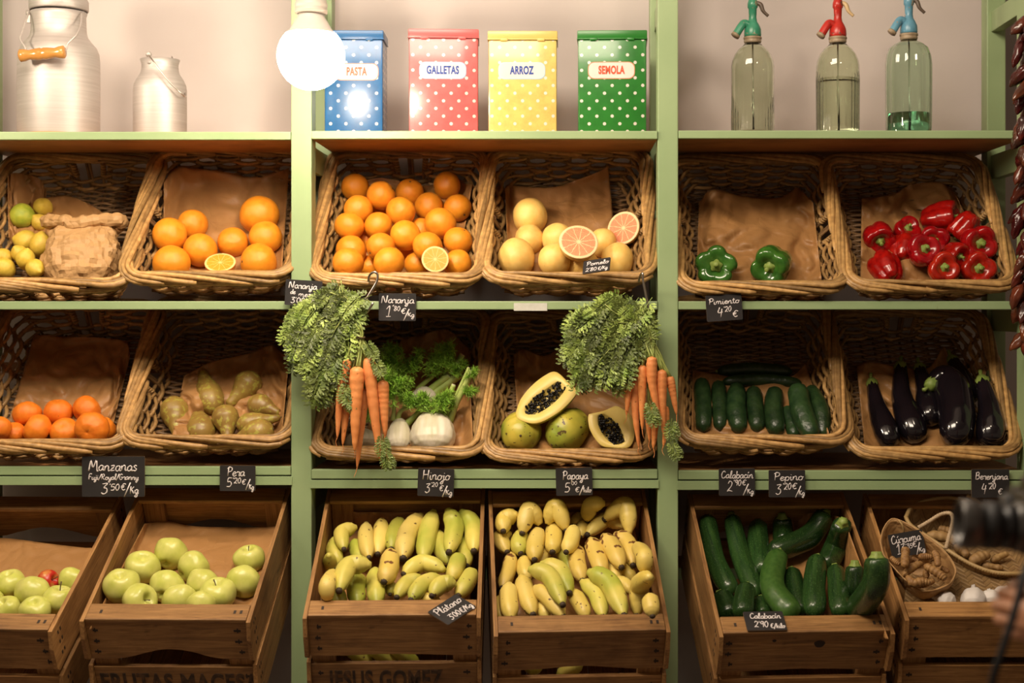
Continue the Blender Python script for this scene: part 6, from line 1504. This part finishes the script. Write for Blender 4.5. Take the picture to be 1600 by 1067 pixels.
# ------------------------------------------------------------------ soda siphons
def glass(name, col, rough=.03):
    t = NT(name); t.base(col); t.set(Roughness=rough, Transmission_Weight=1.0, IOR=1.42, Coat_Weight=.0); return t.m
def siphon(cx, rp, prof, col, gcol, label, level, flute, lever, liquid, Y=.14, head=0):
    s = (4+Y)/4/600; c = V(((cx-880)*s, Y, ZS)); r = thing('soda_siphon', label, 'siphon bottle', c, None, 'soda siphons')
    Z = lambda y: (206-y)*s
    outer = [(a*s, Z(y)) for a, y in prof]
    g = glass(col+'_siphon_glass', gcol)
    nfl, amp, zt = flute
    fn = lambda rr, z, a: (rr*(1+amp*math.cos(nfl*a)*(1 if Z(195) < z < zt else 0)), z)
    mb = MB(); th = .0035
    inner = [(max(a-th, .004), max(b, .012)) for a, b in outer if b > .004]
    pr = [(.0006, .002)]+outer+list(reversed(inner))+[(.0006, .012)]
    dens = []
    for (a, b), (c2, d2) in zip(pr, pr[1:]):
        for k in range(4): dens.append((a+(c2-a)*k/4, b+(d2-b)*k/4))
    dens.append(pr[-1])
    mb.lathe(dens, 144, fn=fn); mb.build('glass_bottle', g, r)
    if level:
        zl = Z(level); lq = [(.0006, .0125)]+[(max(a-th-.0006, .003), max(b, .0125)) for a, b in outer if b < zl]
        lq.append((lq[-1][0], zl)); lq.append((.0006, zl)); mb = MB(); mb.lathe(lq, 64)
        mb.build('water', glass(col+'_siphon_water', liquid, .0), r)
    paint = MT[col+'_head']; n0 = Z(prof[-1][1])
    mb = MB(); rn = prof[-1][0]*s
    mb.lathe([(rn*.9, n0-.004), (rn*1.20, n0-.002), (rn*1.26, n0+.004), (rn*1.12, n0+.0055), (rn*1.3, n0+.008), (rn*1.3, n0+.013), (rn*1.1, n0+.015), (.002, n0+.015)], 40); mb.build('collar', MT['siphon_metal'], r)
    hz = n0+.014
    H = lambda k: hz+k*s
    mb = MB(); mb.lathe([(.001, H(0)), (13*s, H(0)), (13.5*s, H(3)), (13*s, H(12)), (10*s, H(19)), (7*s, H(24)), (6*s, H(30)), (6.5*s, H(44)), (8*s, H(46)), (8*s, H(52)), (6*s, H(60)), (.001, H(62))], 32); mb.build('head', paint, r)
    mb = MB(); a = V((-8*s, -.002, H(14))); b = V((-13*s, -.004, H(21))); e = V((-27*s, -.010, H(2)))
    mb.tube(crv([a+V((5*s, 0, 2*s)), b, V((-19*s, -.007, H(15))), e], 20), [6.2*s]*20, 18); mb.tube([e+V((.7*s, 0, s)), e+V((-1.6*s, -.001, -2.0*s))], [7*s, 7*s], 18, mat=1); mb.build('spout', [paint, MT['siphon_metal']], r)
    mb = MB(); mb.tube(crv([V((4*s, 0, H(54))), V((12*s, -.004, H(50))), V((16*s, -.006, H(40))), V((24*s, -.006, H(32)))], 18), [3*s+.6*s*math.sin(i*.3) for i in range(18)], 12); mb.build('lever', lever, r)
    # tube that draws the water up
    mb = MB(); mb.tube([V((.002, 0, .02)), V((0, 0, n0))], .0022, 8); mb.build('dip_tube', glass(col+'_siphon_tube', (.9, .95, .9)), r)
    return r
MT['siphon_metal'] = mottled('worn_brass', (.24, .17, .10), (.42, .33, .22), 60, .4, rand=0)
MT['green_head'] = mottled('green_enamel', (.035, .23, .13), (.06, .30, .18), 40, .3, rand=0, spots=((.30, .24, .15), 70, .66))
MT['red_head'] = mottled('red_enamel', (.42, .018, .012), (.52, .03, .02), 40, .3, rand=0, spots=((.12, .06, .04), 70, .66))
MT['blue_head'] = mottled('blue_enamel', (.09, .25, .36), (.13, .32, .44), 40, .3, rand=0, spots=((.30, .26, .20), 70, .66))
bone = plain('bone_lever', (.58, .42, .22), .4); dark = plain('dark_lever', (.10, .07, .05), .4)
BP = [(32, 206), (33, 203), (33, 190), (33.5, 120), (33.5, 95), (32, 86), (28, 76), (22, 68), (15, 62), (11, 57)]
siphon(1176, 33, BP, 'green', (.85, .90, .78), 'soda siphon with a green head and fine ribs near its base', None, (36, .018, .075), dark, None)
siphon(1309, 33, [(a, y) for a, y in BP], 'red', (.86, .91, .78), 'soda siphon with a red head, water halfway up', 115, (30, .016, .16), bone, (.95, .98, .92))
siphon(1420, 35, [(34, 206), (35, 203), (35, 190), (35.5, 120), (35.5, 92), (34, 78), (30, 67), (22, 60), (13, 55), (11, 52)], 'blue', (.78, .89, .78), 'soda siphon with a blue head, wide panels and low greenish water', 169, (10, .03, .25), dark, (.30, .66, .48))

# ------------------------------------------------------------------ glowing bulb on its cord
def bulb():
    Y = -.47; s = (4+Y)/4/600; c = P(486, 88, Y); r = thing('light_bulb', 'large glowing white globe bulb hanging from a cord before the left post', 'light bulb', c)
    R_ = 52.5*s
    em = NT('bulb_glow'); em.t.nodes.remove(em.b); e = em.n('ShaderNodeEmission'); e.inputs[0].default_value = (1.0, .82, .62, 1); e.inputs[1].default_value = BULB_POWER; em.l(e.outputs[0], em.out.inputs[0])
    mb = MB(); pr = [(.0005, -R_)]+[(R_*math.cos(a), R_*math.sin(a)) for a in [-PI/2+.1+(PI/2-.1+.72)*i/16 for i in range(17)]]
    mb.lathe(pr, 32); mb.build('globe', em.m, r)
    a0 = pr[-1]
    mb = MB(); mb.lathe([a0, (a0[0]-.010, a0[1]+.010), (27*s, 52*s), (22*s, 60*s), (20*s, 66*s), (20*s, 72*s), (.001, 72*s)], 32); mb.build('neck', mottled('bulb_neck', (.62, .56, .50), (.68, .62, .56), 10, .4, rand=0, sss=.2), r)
    mb = MB(); mb.lathe([(21*s, 66*s), (25*s, 67*s), (25.5*s, 73*s), (24*s, 74*s), (25.5*s, 77*s), (25.5*s, 82*s), (24*s, 84*s), (24*s, 112*s), (14*s, 124*s), (.001, 126*s)], 32); mb.build('socket', plain('bulb_socket', (.60, .53, .46), .45), r)
    mb = MB(); mb.tube([V((0, 0, 120*s)), V((0, 0, 3.1-c.z))], .0035, 8); mb.build('cord', plain('lamp_cord', (.5, .46, .42), .6), r)
bulb()

# ------------------------------------------------------------------ string of dried peppers at the right end
MT['dried'] = mottled('dried_pepper_skin', (.014, .007, .006), (.12, .016, .008), 16, .24, .5, 30, .006, rand=.5, coat=.3)
def pepper_string():
    R = random.Random(77); x0 = (1613-880)/600*.985; Yp = -.06
    r = thing('dried_pepper_string', 'long string of shriveled dark dried peppers hanging at the right end of the shelves', 'dried peppers', (x0, Yp, 1.25))
    mb = MB(); mb.tube(crv([V((-.02, 0, .86)), V((-.010, 0, .72)), V((0, 0, .3)), V((.006, 0, -.12))], 20), .0016, 6); mb.build('cord', MT['straw'], r)
    i = 0; z = .735
    while z > -.09:
        for k in range(4):
            an = k*PI/2+i*.9+R.uniform(-.4, .4); rr = R.uniform(.017, .025); off = R.uniform(.024, .036)*(.75 if z > .68 else 1)
            c = V((off*math.cos(an), off*math.sin(an)*.85, z+R.uniform(-.012, .012))); d = V((math.cos(an)*.5+R.uniform(-.3, .3), math.sin(an)*.5, -.8+R.uniform(-.3, .3))).normalized()
            mb = MB(); L = R.uniform(.06, .085); path = [c-d*L*.35+d*L*j/12 for j in range(13)]; sd = R.uniform(0, 50)
            tab = [(0, .2), (.08, .55), (.25, .95), (.5, 1), (.8, .7), (1, .15)]
            mb.tube(path, [rr*interp(tab, j/12)*.9 for j in range(13)], 22, prof=lambda a, t: .66+.50*abs(noise.noise(V((math.cos(a)*1.9+sd, math.sin(a)*1.9, t*2.2))))+.16*noise.noise(V((math.cos(a)*4, math.sin(a)*4+sd, t*5))))
            mb.build('dried_pepper', MT['dried'], r)
        z -= .043; i += 1
pepper_string()
# ------------------------------------------------------------------ photographer at the right edge, mostly outside the picture
MT['skin'] = mottled('skin', (.50, .235, .125), (.58, .29, .165), 14, .45, rand=0, sss=.08)
MT['vest'] = mottled('olive_vest_cloth', (.035, .036, .024), (.05, .05, .034), 40, .8, rand=0)
MT['sleeve'] = mottled('rust_red_cloth', (.33, .075, .045), (.42, .11, .07), 30, .75, rand=0)
MT['trousers'] = mottled('dark_cloth', (.018, .018, .022), (.03, .03, .035), 40, .8, rand=0)
MT['hair'] = mottled('brown_hair', (.03, .016, .008), (.07, .04, .02), 60, .5, rand=0)
MT['black_plastic'] = plain('black_camera_shell', (.010, .010, .011), .38)
MT['black_rubber'] = mottled('lens_rubber', (.012, .012, .012), (.02, .02, .02), 200, .55, rand=0)
MT['grey_ring'] = plain('lens_ring', (.10, .095, .09), .3, .5)
MT['lens_glass'] = plain('lens_glass', (.01, .012, .02), .05)
MT['strap'] = plain('camera_strap', (.008, .008, .009), .7)
def skin(name, nodes, edges, mat, parent, sub_=2):
    """nodes: (x, y, z, radius); first node is the root"""
    me = bpy.data.meshes.new(name); o3 = parent.matrix_basis.inverted() if parent else Matrix()
    me.from_pydata([o3 @ V(n[:3]) for n in nodes], edges, []); me.materials.append(mat)
    o = link(name, me, parent); m = o.modifiers.new('skin', 'SKIN'); m.use_smooth_shade = True
    sv = me.skin_vertices[0].data
    for i, n in enumerate(nodes):
        r = n[3]; sv[i].radius = (r, n[4] if len(n) > 4 else r); sv[i].use_root = (i == 0)
    s = o.modifiers.new('round', 'SUBSURF'); s.levels = sub_; s.render_levels = sub_
    return o
def chain(nodes, edges, start, pts):
    p = start
    for q in pts: nodes.append(q); edges.append((p, len(nodes)-1)); p = len(nodes)-1
    return p
per = thing('person', 'person at the right edge holding a black camera, red sleeve, olive vest', 'person', (0.890, -1.95, 0))
N, E = [(0.900, -1.95, .90, .13, .15)], []
ch_ = chain(N, E, 0, [(0.885, -1.95, 1.05, .115, .14), (0.895, -1.95, 1.24, .125, .16), (0.895, -1.95, 1.36, .10, .12), (0.885, -1.95, 1.44, .052), (0.870, -1.95, 1.50, .062), (0.855, -1.95, 1.57, .088, .078), (0.865, -1.95, 1.65, .080, .072)])
chest = 3
def arm(sh, el, wr, palm): return chain(N, E, chest, [(*sh, .058), (*el, .040), (*wr, .026), (*palm, .030)])
pr_ = arm((0.895, -1.765, 1.36), (0.990, -1.72, 1.10), (.70, -1.875, .99), (.668, -1.905, .985))
pl_ = arm((0.895, -2.135, 1.36), (1.000, -2.17, 1.09), (.640, -2.085, .838), (.612, -2.055, .853))
for palm, fin, th in ((pl_, [[(0.582, -2.045, .880, .0105), (0.570, -2.025, .884, .0095), (0.568, -2.005, .878, .0085)], [(0.575, -2.048, .866, .0108), (0.561, -2.027, .868, .0098), (0.561, -2.005, .862, .0088)], [(0.575, -2.050, .850, .0105), (0.563, -2.030, .850, .0095), (0.564, -2.008, .846, .0085)], [(0.581, -2.052, .836, .0092), (0.572, -2.034, .834, .0082), (0.572, -2.016, .832, .0075)]], [(0.608, -2.025, .880, .013), (0.594, -2.000, .886, .0115), (0.584, -1.985, .884, .010)]),
                      (pr_, [[(.655, -1.925, 1.012, .0105), (.640, -1.945, 1.020, .0095), (.628, -1.955, 1.012, .0085)], [(.643, -1.915, .995, .0108), (.622, -1.925, .996, .0098), (.612, -1.938, .990, .0088)], [(.642, -1.913, .978, .0105), (.622, -1.921, .976, .0095), (.613, -1.934, .972, .0085)], [(.646, -1.915, .962, .0092), (.629, -1.922, .958, .0082), (.621, -1.933, .956, .0075)]], [(.682, -1.925, 1.000, .013), (.680, -1.945, 1.010, .0115), (.672, -1.962, 1.014, .010)])):
    for f in fin: chain(N, E, palm, f)
    chain(N, E, palm, th)
for sy in (-1, 1): chain(N, E, 0, [(0.905, -1.95+sy*.09, .80, .088), (0.885, -1.95+sy*.10, .48, .058), (0.915, -1.95+sy*.10, .10, .042), (0.870, -1.95+sy*.10, .045, .042), (0.770, -1.95+sy*.105, .035, .034)])
skin('body', N, E, MT['skin'], per)
VN, VE = [(0.900, -1.95, .86, .140, .162)], []; k = chain(VN, VE, 0, [(0.885, -1.95, 1.05, .128, .152), (0.895, -1.95, 1.24, .137, .172), (0.895, -1.95, 1.37, .105, .13)])
for sy in (-1, 1): chain(VN, VE, k, [(0.895, -1.95+sy*.165, 1.37, .068)])
skin('vest', VN, VE, MT['vest'], per)
for sh, s2, el, wr in (((0.895, -1.81, 1.38), (0.93, -1.74, 1.34), (0.990, -1.72, 1.10), (.712, -1.86, 1.0)), ((0.895, -2.09, 1.38), (0.93, -2.16, 1.34), (1.000, -2.17, 1.09), (.588, -2.118, .832))):
    mb = MB(); p = crv([V(sh), V(s2), V(el), (V(el)+V(wr))/2+V((0, -.02, -.01)), V(wr)], 24); mb.tube(p, [.072-.035*i/23+.003*math.sin(i*1.9) for i in range(24)], 18); sub(per, 'sleeve', mb, MT['sleeve'])
TN, TE = [(0.900, -1.95, .90, .142, .158)], []
for sy in (-1, 1): chain(TN, TE, 0, [(0.905, -1.95+sy*.09, .80, .098), (0.885, -1.95+sy*.10, .48, .070), (0.915, -1.95+sy*.10, .11, .060)])
skin('trousers', TN, TE, MT['trousers'], per)
for sy in (-1, 1):
    mb = MB(); y = -1.95+sy*.102; mb.tube(crv([V((0.960, y, .05)), V((0.890, y, .055)), V((0.800, y, .042)), V((0.745, y, .034))], 16), [.036+.012*math.sin(PI*i/15) for i in range(16)], 16); sub(per, 'shoe', mb, MT['black_rubber'])
    mb = MB(); e = V((0.776, -1.95+sy*.034, 1.585)); mb.lathe([(.001, -.010), (.007, -.007), (.010, 0), (.007, .007), (.001, .010)], 14, M=Matrix.Translation(e)); sub(per, 'eye', mb, MT['garlic'])
    mb = MB(); mb.lathe([(.001, -.012), (.016, -.006), (.018, .004), (.008, .012)], 14, M=Matrix.Translation((0.870, -1.95+sy*.083, 1.58)) @ Matrix.Diagonal((1, .4, 1.8, 1))); sub(per, 'ear', mb, MT['skin'])
mb = MB(); mb.tube([V((0.775, -1.95, 1.60)), V((0.762, -1.95, 1.575)), V((0.750, -1.95, 1.556)), V((0.772, -1.95, 1.548))], [.006, .010, .014, .008], 12); sub(per, 'nose', mb, MT['skin'])
mb = MB(); mb.tube([V((0.776, -1.974, 1.522)), V((0.767, -1.95, 1.520)), V((0.776, -1.926, 1.522))], [.003, .006, .003], 10); sub(per, 'mouth', mb, MT['sleeve'])
mb = MB(); mb.lathe([(.001, 1.0), (.5, .86), (.86, .5), (1, .0), (.98, -.5), (.85, -.9), (.80, -.95)], 28, M=Matrix.Translation((0.882, -1.95, 1.615)) @ Matrix.Rotation(math.radians(28), 4, 'Y') @ Matrix.Diagonal((.092, .088, .100, 1))); sub(per, 'hair', mb, MT['hair'])
# the camera in the hands
camb = thing('photo_camera', 'black photo camera with a short zoom lens pointing left, in front of the price card', 'camera', (.60, -2.0, .965))
MX = Matrix.Translation((.593, -2.0, .964)) @ Matrix.Rotation(math.radians(-87), 4, 'Y')
def ringpart(nm, pr, m):
    mb = MB(); mb.lathe(pr, 44, M=MX); return sub(camb, nm, mb, m)
ringpart('lens_mount', [(.001, -.012), (.033, -.012), (.033, .006), (.030, .008), (.001, .008)], MT['grey_ring'])
ringpart('lens_barrel', [(.001, .006), (.0305, .006), (.0305, .020), (.028, .022), (.028, .050), (.0285, .058), (.001, .058)], MT['black_plastic'])
ringpart('focus_ring', [(.0282, .026), (.0312, .027), (.0312, .046), (.0282, .047)], MT['black_rubber'])
ringpart('front_ring', [(.0285, .052), (.0315, .054), (.0325, .076), (.0300, .080), (.0285, .074), (.026, .066), (.001, .062)], MT['grey_ring'])
ringpart('front_lens', [(.0255, .0655), (.015, .0695), (.001, .071)], MT['lens_glass'])
mb = MB(); mb.box((.598, -2.070, .925), (.650, -1.925, 1.010), bev=.008); mb.box((.600, -2.028, 1.004), (.652, -1.975, 1.030), bev=.008); sub(camb, 'camera_body', mb, MT['black_plastic'])
mb = MB(); mb.box((.588, -1.955, .925), (.655, -1.918, 1.000), bev=.010); sub(camb, 'grip', mb, MT['black_rubber'])
mb = MB(); mb.tube(crv([P(1606, 880, -2.08), P(1598, 905, -2.10), P(1588, 945, -2.11), P(1576, 985, -2.115), P(1563, 1025, -2.115), P(1552, 1060, -2.11), P(1548, 1110, -2.10), P(1575, 1160, -2.09), P(1640, 1100, -2.08), P(1650, 960, -2.075), P(1625, 880, -2.075)], 60), .0052, 8, prof=lambda a, t: .35+.65*abs(math.cos(a))); sub(camb, 'strap', mb, MT['strap'])
